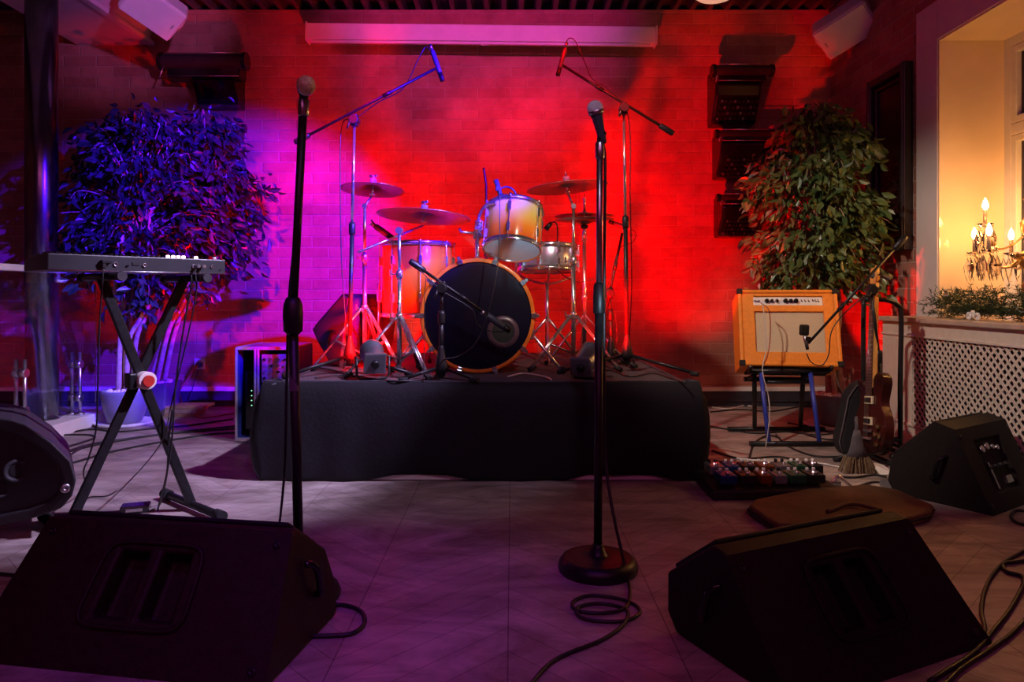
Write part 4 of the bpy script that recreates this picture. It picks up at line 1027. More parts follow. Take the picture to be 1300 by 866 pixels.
MB().box((0, D_ / 2, -.004), (W_ - .1, D_ - .06, .010)).build('base_panel', M['matte'], t)
# stand
ac = V((A0.x + A1.x, 2 * ad, 0)) / 2
t = thing('amplifier_stand', 'black and blue folding stand under the orange amplifier', 'amplifier stand', (ac.x, ac.y, 0))
zt = A0.z - .03
def W2(px, py, d): return P(px, py, d)
fz = .018
for px in (970, 1033):
    xx = (px - 650) * ad / F - ac.x
    MB().tube([(xx - .012, .02, zt - .005), (xx + .004, -.07, .018)], .013, 10).build('front_leg', M['blue'], t)
    MB().tube([(xx - .04, .05, zt - .02), (xx + .075, .38, .018)], .014, 10).build('rear_leg', M['iron'], t)
MB().cyl((-.27, -.07, fz), (.30, -.07, fz), .015).build('front_foot_bar', M['iron'], t)
MB().cyl((-.26, .38, fz), (.36, .38, fz), .015).build('rear_foot_bar', M['iron'], t)
MB().cyl((-.25, .02, zt), (.23, .02, zt), .015).build('front_rest_bar', M['iron'], t)
MB().cyl((-.20, .24, zt - .075), (.20, .24, zt - .075), .015).build('rear_rest_bar', M['iron'], t)
MB().cyl((-.16, .05, zt - .07), (.12, .05, zt - .07), .010).build('cross_brace', M['iron'], t)
for xx in (-.18, .16): MB().tube([(xx, .02, zt), (xx, .24, zt - .075)], .012, 8).build('side_rail', M['iron'], t)
for xx in (-.25, .22): MB().tube([(xx, .01, zt + .012), (xx, -.03, zt + .012), (xx, -.035, zt + .04)], .01, 8).build('front_lip', M['iron'], t)
cable('white cable hanging from the amplifier panel over its front to the floor', [P(968, 385, ad - .0), P(970, 400, ad - .06), P(973, 440, ad - .1), P(968, 470, ad - .14), P(975, 500, ad - .14), P(977, 530, ad - .16), fl(972, 568)], .0028, 'cablew')
cable('brown cable hanging in front of the amplifier grill cloth', [P(966, 385, ad), P(976, 394, ad - .05), P(978, 420, ad - .07), P(975, 450, ad - .1), P(970, 462, ad - .12)], .0032, 'cabler')
# amp mic + boom stand
md = 3.82
t = thing('amplifier_microphone', 'black square-headed microphone in front of the amplifier grill', 'microphone', P(1021, 425, md))
MB().box((0, 0, .025), (.05, .03, .06), Euler((0, .05, 0)).to_matrix()).build('head', M['grille'], t, bevel=.010)
MB().cyl((.004, 0, -.005), (.012, 0, -.05), .013, .010).build('body', M['steel'], t)
MB().cyl((.012, 0, -.05), (.018, 0, -.08), .009).build('connector', M['matte'], t)
MB().box((.018, 0, -.022), (.03, .03, .022)).build('clip', M['iron'], t, bevel=.004)
b = on(1104, 574); b = V((b.x, 3.78, 0))
boom_stand('black boom stand reaching left over the amplifier from beside the guitar', b, P(1106, 368, 3.78), [R_(190), R_(-50), R_(70)], P(1150, 300, 3.76), P(1026, 436, md), lr=.30, hubz=.09, mlow='iron', mup='iron', name='microphone_boom_stand')
cable('black cable looping below the amplifier microphone', [P(1024, 449, md), P(1030, 460, md), P(1043, 464, md), P(1052, 450, md), P(1056, 420, md), P(1075, 395, md - .01), P(1103, 372, 3.77)], .003)
# guitar
gd = 3.72
bot = P(1108, 578, gd); hd = P(1116, 352, gd + .12)
up = (hd - bot).normalized()
face = V((-.97, .02, 0)); face = (face - up * face.dot(up)).normalized()
side = up.cross(face).normalized()
Rg = Matrix((side, -face, up)).transposed()   # local x=side, y=back, z=up
gl = (hd - bot).length
gc = bot + up * .21
t = thing('electric_guitar', 'dark sunburst electric guitar with cream pickups upright on the tube rack', 'guitar', gc, R=Rg)
half = [(0, -.205), (.07, -.203), (.125, -.175), (.16, -.12), (.168, -.06), (.15, -.0), (.118, .045), (.112, .08), (.125, .125), (.135, .17), (.118, .205), (.075, .222), (.035, .20), (.03, .19), (0, .19)]
cut = [(0, -.205), (-.07, -.203), (-.125, -.175), (-.16, -.12), (-.168, -.06), (-.15, 0), (-.118, .045), (-.112, .08), (-.122, .12), (-.15, .165), (-.145, .185), (-.115, .18), (-.075, .15), (-.04, .14), (-.03, .16), (-.03, .19)]
pts = spline([V((x, 0, z)) for x, z in half], 3) + list(reversed(spline([V((x, 0, z)) for x, z in cut[1:]], 3)))
MB().prism([p + V((0, -.024, 0)) for p in pts], [p + V((0, .024, 0)) for p in pts]).build('body', M['gbody'], t, bevel=.006, angle=50)
MB().prism([V((-.028, -.03, .14)), V((.028, -.03, .14)), V((.021, -.03, gl - .32)), V((-.021, -.03, gl - .32))], [V((-.024, .0, .14)), V((.024, .0, .14)), V((.018, -.005, gl - .32)), V((-.018, -.005, gl - .32))]).build('neck', M['maple'], t, bevel=.004)
MB().prism([V((-.028, -.035, .10)), V((.028, -.035, .10)), V((.021, -.035, gl - .32)), V((-.021, -.035, gl - .32))], [V((-.028, -.029, .10)), V((.028, -.029, .10)), V((.021, -.029, gl - .32)), V((-.021, -.029, gl - .32))]).build('fretboard', M['rosewood'], t)
zn = gl - .32; z = zn
for k in range(20):
    z = zn - (zn + .08) * (1 - 2 ** (-(k + 1) / 12.0))
    MB().box((0, -.036, z), (.05, .0015, .0022)).build('fret', M['steel'], t)
zn = gl - .32
hp = [(-.02, 0), (-.035, .03), (-.042, .13), (-.03, .165), (-.0, .16), (.02, .17), (.034, .13), (.03, .03), (.02, 0)]
MB().prism([V((x, -.030, zn + zz)) for x, zz in hp], [V((x, -.012, zn + zz)) for x, zz in hp]).build('headstock', M['maple'], t, bevel=.002)
for k in range(3):
    for sx in (-1, 1):
        MB().cyl((sx * .035, -.022, zn + .04 + k * .038), (sx * .058, -.022, zn + .04 + k * .038), .0035, seg=8).box((sx * .062, -.022, zn + .04 + k * .038), (.014, .009, .018)).build('tuning_peg', M['creamp'] if False else M['iron'], t)
for z_ in (.075, -.035):
    f_ = MB().box((0, -.030, z_), (.085, .012, .042)).build('pickup_frame', M['creamp'], t, bevel=.003)
    MB().box((0, -.036, z_), (.066, .008, .026)).build('pickup_cover', M['iron'], f_, bevel=.002)
MB().box((0, -.034, -.085), (.08, .014, .016)).build('bridge', M['chrome'], t, bevel=.003)
MB().box((0, -.034, -.125), (.09, .014, .014)).build('tailpiece', M['chrome'], t, bevel=.003)
for xx, zz in ((.11, -.06), (.125, -.11), (.085, -.10), (.10, -.15)): MB().lathe([(.012, 0), (.011, .016), (.006, .018)], (xx, -.024, zz), rotm((0, -1, 0)), 14).build('volume_knob', M['gold'], t)
m = MB()
for k in range(6): x_ = -.018 + .0072 * k; m.tube([(x_ * 1.2, -.042, -.12), (x_, -.04, zn)], .0006, 4)
o = m.build('strings', M['steel'], t)
# tube guitar rack
t = thing('guitar_rack', 'black tubular guitar rack curving over beside the radiator cover', 'guitar stand', on(1143, 572))
g1 = P(1142, 560, 3.85); 
MB().tube(spline([P(1097, 380, 3.9), P(1108, 380, 3.88), P(1125, 381, 3.86), P(1139, 387, 3.86), P(1144, 402, 3.86), P(1143, 480, 3.86), V((P(1143, 480, 3.86).x, 3.86, .02))], 6), .013, 10).build('rear_frame', M['iron'], t, world=True)
MB().tube(spline([P(1097, 380, 3.9), P(1096, 420, 3.9), V((P(1096, 420, 3.9).x, 3.9, .02))], 4), .013, 10).build('side_frame', M['iron'], t, world=True)
x_a = P(1096, 420, 3.9).x; x_b = P(1143, 480, 3.86).x
for x_ in (x_a, x_b): MB().tube([(x_, 3.98, .018), (x_, 3.5, .018)], .013, 10).build('foot_bar', M['iron'], t, world=True)
MB().tube([(x_a, 3.62, .05), (x_b, 3.62, .05)], .013, 10).build('rest_bar', M['iron'], t, world=True)
MB().tube([(x_a, 3.9, .09), (x_b, 3.86, .09)], .013, 10).build('cross_bar', M['iron'], t, world=True)
MB().tube(spline([P(1106, 351, 3.85), P(1113, 349, 3.83), P(1121, 351, 3.82), P(1130, 354, 3.82)], 4), .012, 8).build('neck_rest', M['greyfab'], t, world=True)
# broom and dark bag behind guitar
t = thing('hand_broom', 'grey broom head with straw bristles left of the guitar', 'broom', on(1088, 600))
bb = on(1088, 600); 
m = MB(); m.lathe([(.055, .07), (.036, .12), (.026, .17), (.016, .21)], bb, seg=20); m.v = [V((p.x, bb.y + (p.y - bb.y) * .45, p.z)) for p in m.v]; m.build('binding', M['greyfab'], t, world=True)
m = MB(); rb = random.Random(4)
for k in range(220):
    x_ = rb.uniform(-1, 1); y_ = rb.uniform(-1, 1)
    m.tube([V((bb.x + x_ * .055, bb.y + y_ * .025, .08)), V((bb.x + x_ * .085 + rb.gauss(0, .006), bb.y + y_ * .035, .002))], .0022, 4, caps=False)
o = m.build('bristles', M['straw'], t, world=True); o['kind'] = 'stuff'
MB().tube([V((bb.x, bb.y, .20)), V((bb.x + .01, bb.y + .03, .27))], .009, 8).build('broom_handle', M['greyfab'], t, world=True)
t = thing('guitar_bag', 'dark rounded gig bag leaning behind the electric guitar', 'bag', on(1080, 560))
ol = [(1066, 590), (1062, 560), (1070, 530), (1076, 505), (1086, 491), (1098, 483), (1106, 490), (1108, 530), (1106, 590)]
g_ = [P(a, b_, 3.92) for a, b_ in ol]; g_ = [V((p.x, p.y + (.9 - p.z) * -.10 + .05, max(p.z, .004))) for p in g_]
MB().prism(g_, [p + V((0, .10, 0)) for p in g_]).build('bag_body', M['matte'], t, world=True, bevel=.02, seg=4, angle=20)
MB().tube([p + V((0, -.002, 0)) for p in g_[:7]], .004, 6).build('bag_piping', M['greyfab'], t, world=True)

# ================================================================= RADIATOR COVER
t = thing('radiator_cover', 'beige radiator cover with lattice front below the window', 'radiator cover', (2.3, 3.3, 0))
X0 = 2.31; Y1 = 4.42; Y0 = 1.6
MB().box((2.41, (Y0 + Y1) / 2 + .005, .733), (.26, Y1 - Y0 + .03, .028)).build('top_shelf', M['shelf'], t, world=True, bevel=.006)
m = MB(); m.box((X0 + .01, Y1 - .16, .36), (.02, .32, .715)); m.box((X0 + .01, (Y0 + Y1) / 2, .678), (.02, Y1 - Y0, .085)); m.box((X0 + .01, (Y0 + Y1) / 2, .06), (.02, Y1 - Y0, .12))
m.box((X0 + .11, Y1 - .01, .36), (.2, .02, .715)); m.box((X0 + .01, Y0 + .1, .36), (.02, .2, .715)); m.box((X0 + .01, 2.85, .36), (.02, .06, .715))
m.build('frame', M['beige'], t, world=True, bevel=.003)
m = MB(); m.box((X0 - .004, (Y0 + Y1) / 2, .126), (.012, Y1 - Y0, .016)); m.box((X0 - .004, (Y0 + Y1) / 2, .642), (.012, Y1 - Y0, .014)); m.build('moulding', M['beige'], t, world=True, bevel=.003)
# lattice: two layers of diagonal slats
m = MB(); za, zb = .13, .64; ya, yb = Y0 + .2, Y1 - .32; sp_ = .048
k = ya - (zb - za)
while k < yb:
    for sg in (0, 1):
        # line from (k, za) to (k+H, zb) clipped
        y_a, y_b = k, k + (zb - za); z_a, z_b = za, zb
        if y_a < ya: z_a += (ya - y_a); y_a = ya
        if y_b > yb: z_b -= (y_b - yb); y_b = yb
        if y_b > y_a + .005:
            w_ = .0125
            if sg: P0, P1 = V((X0 + .006, y_a, z_a)), V((X0 + .006, y_b, z_b))
            else: P0, P1 = V((X0 + .011, ya + yb - y_a, z_a)), V((X0 + .011, ya + yb - y_b, z_b))
            u = (P1 - P0).normalized(); m.box((P0 + P1) / 2, (.005, w_ * 1.0 * 1.15, (P1 - P0).length), Matrix((V((1, 0, 0)), u.cross(V((1, 0, 0))), u)).transposed())
    k += sp_
m.build('lattice', M['beige'], t, world=True)
MB().box((X0 + .12, (Y0 + Y1) / 2, .36), (.01, Y1 - Y0 - .05, .66)).build('radiator_panel', M['dark'], t, world=True)

# picture frame on the right wall
py0, py1, pz0, pz1 = 4.45, 4.93, 1.16, 2.35
t = thing('picture_frame', 'tall dark framed picture on the brick wall above the ficus', 'picture', (XR, (py0 + py1) / 2, pz0))
m = MB(); fw = .055
for y in (py0 + fw / 2, py1 - fw / 2): m.box((XR - .03, y, (pz0 + pz1) / 2), (.06, fw, pz1 - pz0)); m.box((XR - .05, y, (pz0 + pz1) / 2), (.03, fw * .4, pz1 - pz0 + .0))
for z in (pz0 + fw / 2, pz1 - fw / 2): m.box((XR - .03, (py0 + py1) / 2, z), (.06, py1 - py0, fw)); 
m.build('frame', M['frame'], t, world=True, bevel=.006)
MB().box((XR - .01, (py0 + py1) / 2, (pz0 + pz1) / 2), (.02, py1 - py0 - fw, pz1 - pz0 - fw)).build('picture_panel', M['pict'], t, world=True)
m = MB(); 
for y in (py0 + .085, py1 - .085): m.box((XR - .028, y, (pz0 + pz1) / 2), (.02, .02, pz1 - pz0 - .15))
for z in (pz0 + .085, pz1 - .085): m.box((XR - .028, (py0 + py1) / 2, z), (.02, py1 - py0 - .15, .02))
m.build('inner_slip', M['frame'], t, world=True, bevel=.003)

# garland and chandelier
t = thing('garland', 'dark green pine garland with white flowers on the window sill', 'garland', (2.45, 3.6, .75))
m = MB(); rg = random.Random(11)
for k in range(620):
    y = rg.uniform(2.7, 4.05); x = 2.45 + rg.gauss(0, .05); z = .81 + rg.uniform(-.05, .075) + .015 * math.sin(y * 23)
    d = V((rg.gauss(0, 1), rg.gauss(0, .8), rg.gauss(.25, .6))).normalized()
    l_ = rg.uniform(.05, .09)
    for q in range(16):
        tt = rg.uniform(0, 1); p = V((x, y, z)) + d * l_ * tt
        dd = (d * .6 + V((rg.gauss(0, 1), rg.gauss(0, 1), rg.gauss(0, 1))).normalized() * .8).normalized()
        sd = dd.cross(V((rg.gauss(0, 1), 1, rg.gauss(0, 1)))).normalized() * .0022; e_ = p + dd * rg.uniform(.02, .034)
        if e_.z < .75: e_.z = .75
        if e_.x > 2.60 or e_.x < 2.29: continue
        m.add([p - sd, p + sd, e_], [(0, 1, 2)])
m.build('needles', M['pine'], t, world=True)
MB().tube([(2.47 + .02 * math.sin(k), 2.5 + k * .1, .80) for k in range(16)], .022, 8).build('stem', M['pine'], t, world=True)
for (px, py, d) in ((1206, 373, 4.0), (1235, 401, 3.62), (1240, 399, 3.60), (1246, 402, 3.58)):
    p = P(px, py, d); p.x = min(p.x, 2.6); m = MB()
    for k in range(6):
        a = k * PI / 3; e_ = V((0, math.cos(a), math.sin(a)))
        m.sphere(p + e_ * .012 + V((-.02, 0, 0)), .010, 8, 5, sc3=(.5, 1, 1))
    m.build('white_flower', M['whitep'], t, world=True)

cc = V((2.62, 3.60, 0)); cz = P(1297, 330, 3.6).z
t = thing('chandelier', 'lit crystal chandelier with candle bulbs hanging in the window recess', 'chandelier', (cc.x, cc.y, cz))
MB().cyl((0, 0, .30), (0, 0, oz1 - .012 - cz), .006, seg=10).build('hanging_rod', M['gold'], t)
MB().lathe([(.004, -.20), (.02, -.17), (.03, -.13), (.012, -.10), (.018, -.05), (.04, -.02), (.045, .02), (.015, .05), (.014, .12), (.03, .15), (.035, .19), (.012, .22), (.012, .29), (.022, .31), (.006, .33)], seg=24).build('centre_column', M['gold'], t)
MB().lathe([(.05, .0), (.075, .02), (.08, .03), (.02, .01)], seg=24, cap=False).build('glass_dish', M['crystal'], t)
arms = [(k * 60 + 12, .235, .02, .05) for k in range(6)] + [(k * 120 + 165, .19, .12, .19) for k in range(3)]
for (deg, r_, z0_, z1_) in arms:
    a = R_(deg); e_ = V((math.cos(a), math.sin(a), 0))
    arm = MB().tube(spline([e_ * .02 + V((0, 0, z0_)), e_ * .08 + V((0, 0, z0_ - .05)), e_ * (r_ * .75) + V((0, 0, z0_ - .055)), e_ * r_ + V((0, 0, z1_ - .015))], 6), .005, 8).build('arm', M['gold'], t)
    b_ = e_ * r_ + V((0, 0, z1_))
    MB().lathe([(.008, -.02), (.034, -.006), (.038, .0), (.03, .0), (.008, -.008)], b_, seg=20).build('drip_pan', M['crystal'], arm)
    MB().lathe([(.0095, -.005), (.0095, .068), (.006, .07)], b_, seg=12).build('candle_sleeve', M['candle'], arm)
    MB().lathe([(.006, .07), (.0125, .084), (.0135, .096), (.009, .112), (.003, .126), (.0003, .132)], b_, seg=14).build('bulb', M['bulb'], arm)
    for k in range(5):
        aa = 2 * PI * k / 5 + a; q = b_ + V((math.cos(aa), math.sin(aa), 0)) * .034
        dm = MB()
        dm.lathe([(.0005, .0), (.006, -.012), (.0005, -.024)], q, seg=6, cap=False)
        dm.lathe([(.0005, -.026), (.013, -.055), (.009, -.075), (.0005, -.095)], q, Euler((0, 0, aa)).to_matrix() @ Matrix.Diagonal(V((.45, 1, 1))).to_3x3(), 6, cap=False) if False else dm.lathe([(.0005, -.026), (.02, -.08), (.013, -.12), (.0005, -.16)], q, None, 6, cap=False)
        dm.build('crystal_drop', M['crystal'], arm)

# ================================================================= UPPER WALL ITEMS
# projection screen case
a = P(391, 42, 5.4); bq = P(832, 47, 5.4)
t = thing('projection_screen_case', 'long white projection screen case mounted high on the back wall', 'projection screen', a)
e_ = (bq - a); ang = math.atan2(-e_.z, e_.x); Lr = e_.length
Rr = Euler((0, ang, 0)).to_matrix()
def rr_(p): return Rr @ V(p)
MB().box(rr_((Lr / 2, 0, 0)), (Lr, .10, .125), Rr).build('housing', M['white'], t, bevel=.008)
MB().box(rr_((Lr / 2, -.03, -.075)), (Lr - .09, .028, .02), Rr).build('bottom_bar', M['white'], t, bevel=.004)
for x_ in (.0, Lr): MB().box(rr_((x_, 0, .0)), (.012, .115, .142), Rr).build('end_cap', M['white'], t, bevel=.004)
MB().tube([(P(615, 55, 5.36) - a) + V((.035 * math.cos(k * PI / 8), 0, .016 * math.sin(k * PI / 8) - .0)) for k in range(17)], .003, 6).build('pull_ring', M['steel'], t)
for x_ in (.3, Lr - .3): MB().box(rr_((x_, .12, .03)), (.05, .16, .03), Rr).build('wall_bracket', M['white'], t)

def wall_speaker(label, p, R, s, group='white loudspeakers under the ceiling', arm=None):
    t = thing('wall_speaker', label, 'loudspeaker', p, R=R, group=group)
    W3, H3, D3 = .20 * s, .30 * s, .2 * s
    a = [V((-W3 / 2, -D3 / 2, 0)), V((W3 / 2, -D3 / 2, 0)), V((W3 / 2, D3 * .1, 0)), V((W3 * .28, D3 / 2, 0)), V((-W3 * .28, D3 / 2, 0)), V((-W3 / 2, D3 * .1, 0))]
    MB().prism([p + V((0, 0, -H3 / 2)) for p in a], [p + V((0, 0, H3 / 2)) for p in a]).build('cabinet', M['whitep'], t, bevel=.022 * s, seg=4, angle=30)
    MB().box((0, -D3 / 2 - .004, 0), (W3 * .92, .012, H3 * .93)).build('grille', M['whitep'], t, bevel=.005)
    MB().box((0, -D3 / 2 - .011, -H3 * .38), (.03 * s, .002, .008 * s)).build('badge', M['steel'], t)
    for sg in (-1, 1):
        MB().cyl((0, 0, sg * H3 / 2), (0, 0, sg * (H3 / 2 + .02)), .035 * s, seg=20).build('pivot_knob', M['whitep'], t, bevel=.003)
    z_ = H3 / 2 + .018
    MB().tube([(0, 0, z_), (0, D3 * .8, z_), (0, D3 * .95, z_ - .02), (0, D3 * .95, -z_ + .02), (0, D3 * .8, -z_), (0, 0, -z_)], .010, 8).build('bracket', M['whitep'], t)
    return t
# cabinet long axis lies sideways (local z = long axis)
wall_speaker('white wall loudspeaker at the top right corner above the ficus', P(1073, 31, 5.15), Euler((R_(62), R_(38), R_(28))).to_matrix(), 1.3)
wall_speaker('white loudspeaker hanging beside the boxed duct at the top left', P(196, 6, 4.75), Euler((R_(60), R_(-35), R_(-25))).to_matrix(), 1.2)
t = thing('ceiling_lamp', 'round warm-glass ceiling lamp at the top edge, right of centre', 'ceiling lamp', P(908, -6, 4.9))
MB().lathe([(.0001, -.035), (.07, -.03), (.12, -.012), (.15, .012), (.155, .03), (.15, .04)], seg=40, cap=False).build('lamp_shade', M['lampw'], t)
MB().lathe([(.155, .035), (.158, .05), (.06, .06), (.06, ZC - t.location.z + .0)], seg=32).build('mount', M['white'], t)

# typewriters on the wall
def typewriter(label, x0, x1, z0, z1, wide=1.0, bx0=None, bx1=None, keys=True, car=.3, name='typewriter'):
    """carriage spans x0..x1 at the top, the body narrower below; hung on the back wall, keys downward"""
    cx = (x0 + x1) / 2; H = z1 - z0
    t = thing(name, label, 'typewriter', (cx, YB, z0), group='vintage typewriters hung on the back wall')
    bx0 = x0 + .02 if bx0 is None else bx0; bx1 = x1 - .04 if bx1 is None else bx1
    bc = (bx0 + bx1) / 2 - cx; bw = bx1 - bx0; ch = H * car
    a = [V((0, 0, 0)), V((0, -.14, .01)), V((0, -.15, .05)), V((0, -.24, H * .45)), V((0, -.26, H * (1 - car))), V((0, 0, H * .98))]
    MB().prism([p + V((bc - bw / 2, 0, 0)) for p in a], [p + V((bc + bw / 2, 0, 0)) for p in a]).build('body', M['blackgloss'], t, bevel=.018, seg=3)
    Wc = x1 - x0
    MB().box((0, -.20, H - ch * .55), (Wc - .05, .15, ch * .75)).build('carriage', M['blackgloss'], t, bevel=.012)
    MB().cyl((-Wc / 2 - .004, -.26, H - ch * .4), (Wc / 2 + .004, -.26, H - ch * .4), ch * .25, seg=24).build('platen', M['matte'], t, bevel=.003)
    for sg in (-1, 1): MB().cyl((sg * Wc / 2, -.26, H - ch * .4), (sg * (Wc / 2 + .03), -.26, H - ch * .4), ch * .30, seg=20).build('platen_knob', M['blackgloss'], t, bevel=.003)
    MB().tube([(-Wc / 2 + .03, -.29, H - ch * .15), (Wc / 2 - .03, -.29, H - ch * .15)], .004, 8).build('paper_bail', M['chrome'], t)
    MB().tube([(-Wc / 2 + .02, -.28, H - ch * .9), (Wc / 2 - .03, -.28, H - ch * .9)], .003, 8).build('margin_rail', M['chrome'], t)
    MB().tube([(-Wc / 2 + .02, -.27, H - ch * .4), (-Wc / 2 - .01, -.31, H - ch * 1.0)], .005, 8).build('return_lever', M['chrome'], t)
    if keys:
        for r_ in range(4):
            for k in range(9):
                zz = H * (.08 + .085 * r_); yy = -.15 - .026 * r_ - .012
                MB().cyl((bc - bw * .40 + (k + .15 * r_) * bw * .095, yy, zz), (bc - bw * .40 + (k + .15 * r_) * bw * .095, yy - .014, zz + .004), .009, .009, 10).build('key', M['iron'] if (k + r_) % 3 else M['steel'], t)
        MB().box((bc, -.155, H * .03), (bw * .5, .02, .012)).build('space_bar', M['iron'], t, bevel=.003)
    return t
def wx(px, d=5.45): return (px - 650) * d / F
def wz(py, d=5.45): return CH - (py - HY) * d / F
typewriter('black typewriter high on the back wall, topmost of three beside the right ficus', wx(903), wx(970), wz(158), wz(85), bx0=wx(904), bx1=wx(961), car=.36)
typewriter('black typewriter on the back wall, middle of three beside the right ficus', wx(907), wx(985), wz(226), wz(167))
typewriter('black typewriter on the back wall, lowest of three beside the right ficus', wx(909), wx(966), wz(301), wz(247))
typewriter('wide-carriage black typewriter hung on the back wall above the left ficus', wx(217), wx(316), wz(134), wz(69), bx0=wx(250), bx1=wx(302), car=.58, keys=False)
typewriter('black typewriter on the back wall partly hidden by the left ficus, its right end showing', wx(200), wx(314), wz(215), wz(160), bx0=wx(235), bx1=wx(296), car=.35, keys=False)
typewriter('black typewriter on the back wall almost wholly behind the left ficus leaves', wx(215), wx(303), wz(308), wz(250), bx0=wx(225), bx1=wx(303), keys=False)

# ================================================================= PEDALS, PAD, FLOOR CABLES
p = on(975, 638); q = V((.78, 2.99, 0))
t = thing('pedalboard', 'black pedalboard crowded with effect pedals right of the riser', 'pedalboard', (1.13, 3.18, 0), R_(2))
MB().box((0, 0, .03), (.56, .30, .045), Euler((.06, 0, 0)).to_matrix()).build('board_tray', M['black'], t, bevel=.01)
rp = random.Random(2); cols = ['pedals', 'pedalb', 'black', 'pedalr', 'pedals', 'pedalg', 'iron']
k = 0
for row, yy in enumerate((-.07, .07)):
    xx = -.24
    while xx < .23:
        w_ = rp.uniform(.06, .085); k += 1
        zz = .06 + .006 * row
        names = ['small silver effect pedal', 'small blue effect pedal', 'small black effect pedal', 'small orange effect pedal', 'silver effect pedal', 'small green effect pedal', 'dark grey effect pedal']
        ci = k % 7
        where = ['front', 'rear'][row] + ' row of the pedalboard'
        pp = WM[t.name] @ V((xx + w_ / 2, yy, zz))
        e2 = thing('effect_pedal', names[ci] + ', ' + ['1st', '2nd', '3rd', '4th', '5th', '6th', '7th', '8th'][int((xx + .24) / .085)] + ' from the left in the ' + where, 'effect pedal', pp, R_(2), group='effect pedals on the pedalboard')
        MB().box((0, 0, .02), (w_ - .012, .10, .038)).build('housing', M[cols[ci]], e2, bevel=.004)
        MB().cyl((0, -.03, .039), (0, -.03, .052), .009, seg=12).build('footswitch', M['chrome'], e2)
        for kx in (-.015, .015): MB().lathe([(.008, 0), (.007, .014), (.003, .015)], (kx, .028, .039), seg=12).build('control_knob', M['blackgloss'] if cols[ci] == 'pedals' else M['whitep'], e2)
        if ci % 3 == 0: MB().sphere((0, .0, .04), .004, 8, 5).build('indicator_light', M['led'], e2)
        xx += w_ + .004
pts_ = [(950, 655), (958, 647), (1030, 632), (1100, 627), (1140, 634), (1186, 655), (1182, 663), (1150, 672), (1100, 690), (985, 680)]
g_ = [fl(a_, b_, .0) for a_, b_ in pts_]
t = thing('padded_mat', 'flat brown padded bag lying on the floor behind the front right wedge', 'bag', sum(g_, V()) / len(g_))
MB().prism(g_, [V((p.x, p.y, .045)) for p in g_]).build('padding', M['pad'], t, world=True, bevel=.014, seg=3)
cen = sum(g_, V()) / len(g_)
MB().tube([cen + (p - cen) * 1.0 + V((0, 0, .024)) for p in g_ + g_[:1]], .005, 6).build('seam_piping', M['matte'], t, world=True)
MB().tube(spline([fl(1050, 650, .05), fl(1080, 640, .058), fl(1120, 648, .052)], 6), .008, 6).build('strap', M['pad'], t, world=True)
# little clutter next to the pad
t = thing('metal_clip', 'small silver clamp on the floor left of the right wedge', 'clamp', on(1065, 620))
MB().tube(spline([(-.03, 0, .02), (0, .01, .05), (.03, 0, .03), (.05, -.01, .01)], 4), .009, 8).box((-.02, 0, .02), (.05, .03, .03)).build('jaw', M['chrome'], t, bevel=.004)
t = thing('paper_sheet', 'crumpled white sheet on the floor at the foot of the guitar', 'paper', on(1120, 602))
MB().prism([V((-.03, -.03, .004)), V((.05, -.04, .004)), (V((.03, .05, .03))), V((-.04, .03, .05))], [V((-.03, -.03, .007)), V((.05, -.04, .007)), V((.03, .05, .033)), V((-.04, .03, .053))]).build('sheet', M['whitep'], t)
t = thing('guitar_tuner_pedal', 'silver pedal on the floor behind the right end of the brown pad', 'pedal', on(1133, 620), .4)
MB().box((0, 0, .02), (.06, .09, .035)).build('housing', M['pedals'], t, bevel=.005)
MB().cyl((0, -.02, .037), (0, -.02, .05), .009).build('footswitch', M['chrome'], t)

# cables on the floor
gl_ = 'cables strewn over the left floor'
Lc = [
 ('long black cable crossing the left floor, farthest from the camera', [(20, 568), (60, 558), (95, 548), (118, 545), (150, 548), (185, 545), (240, 540), (296, 532)]),
 ('black cable curling on the left floor below the grey pot', [(70, 572), (90, 566), (120, 556), (110, 552), (75, 553), (72, 560), (80, 570)]),
 ('black cable running across the left floor towards the rack, middle of the bundle', [(40, 580), (80, 574), (120, 563), (170, 556), (230, 548), (298, 541)]),
 ('second black cable in the left floor bundle, passing under the keyboard stand', [(50, 586), (100, 570), (150, 560), (210, 551), (300, 544)]),
 ('nearest black cable of the left floor bundle', [(50, 594), (90, 588), (140, 574), (200, 562), (260, 552), (300, 549)]),
 ('short black cable with a connector lying on the left floor', [(62, 590), (88, 578), (98, 572), (110, 566)]),
]
for k, (lb, q_) in enumerate(Lc):
    cable(lb, [fl(a_, b_) for a_, b_ in q_], .006, group=gl_, minz=0)
grr = 'cables strewn over the right floor'
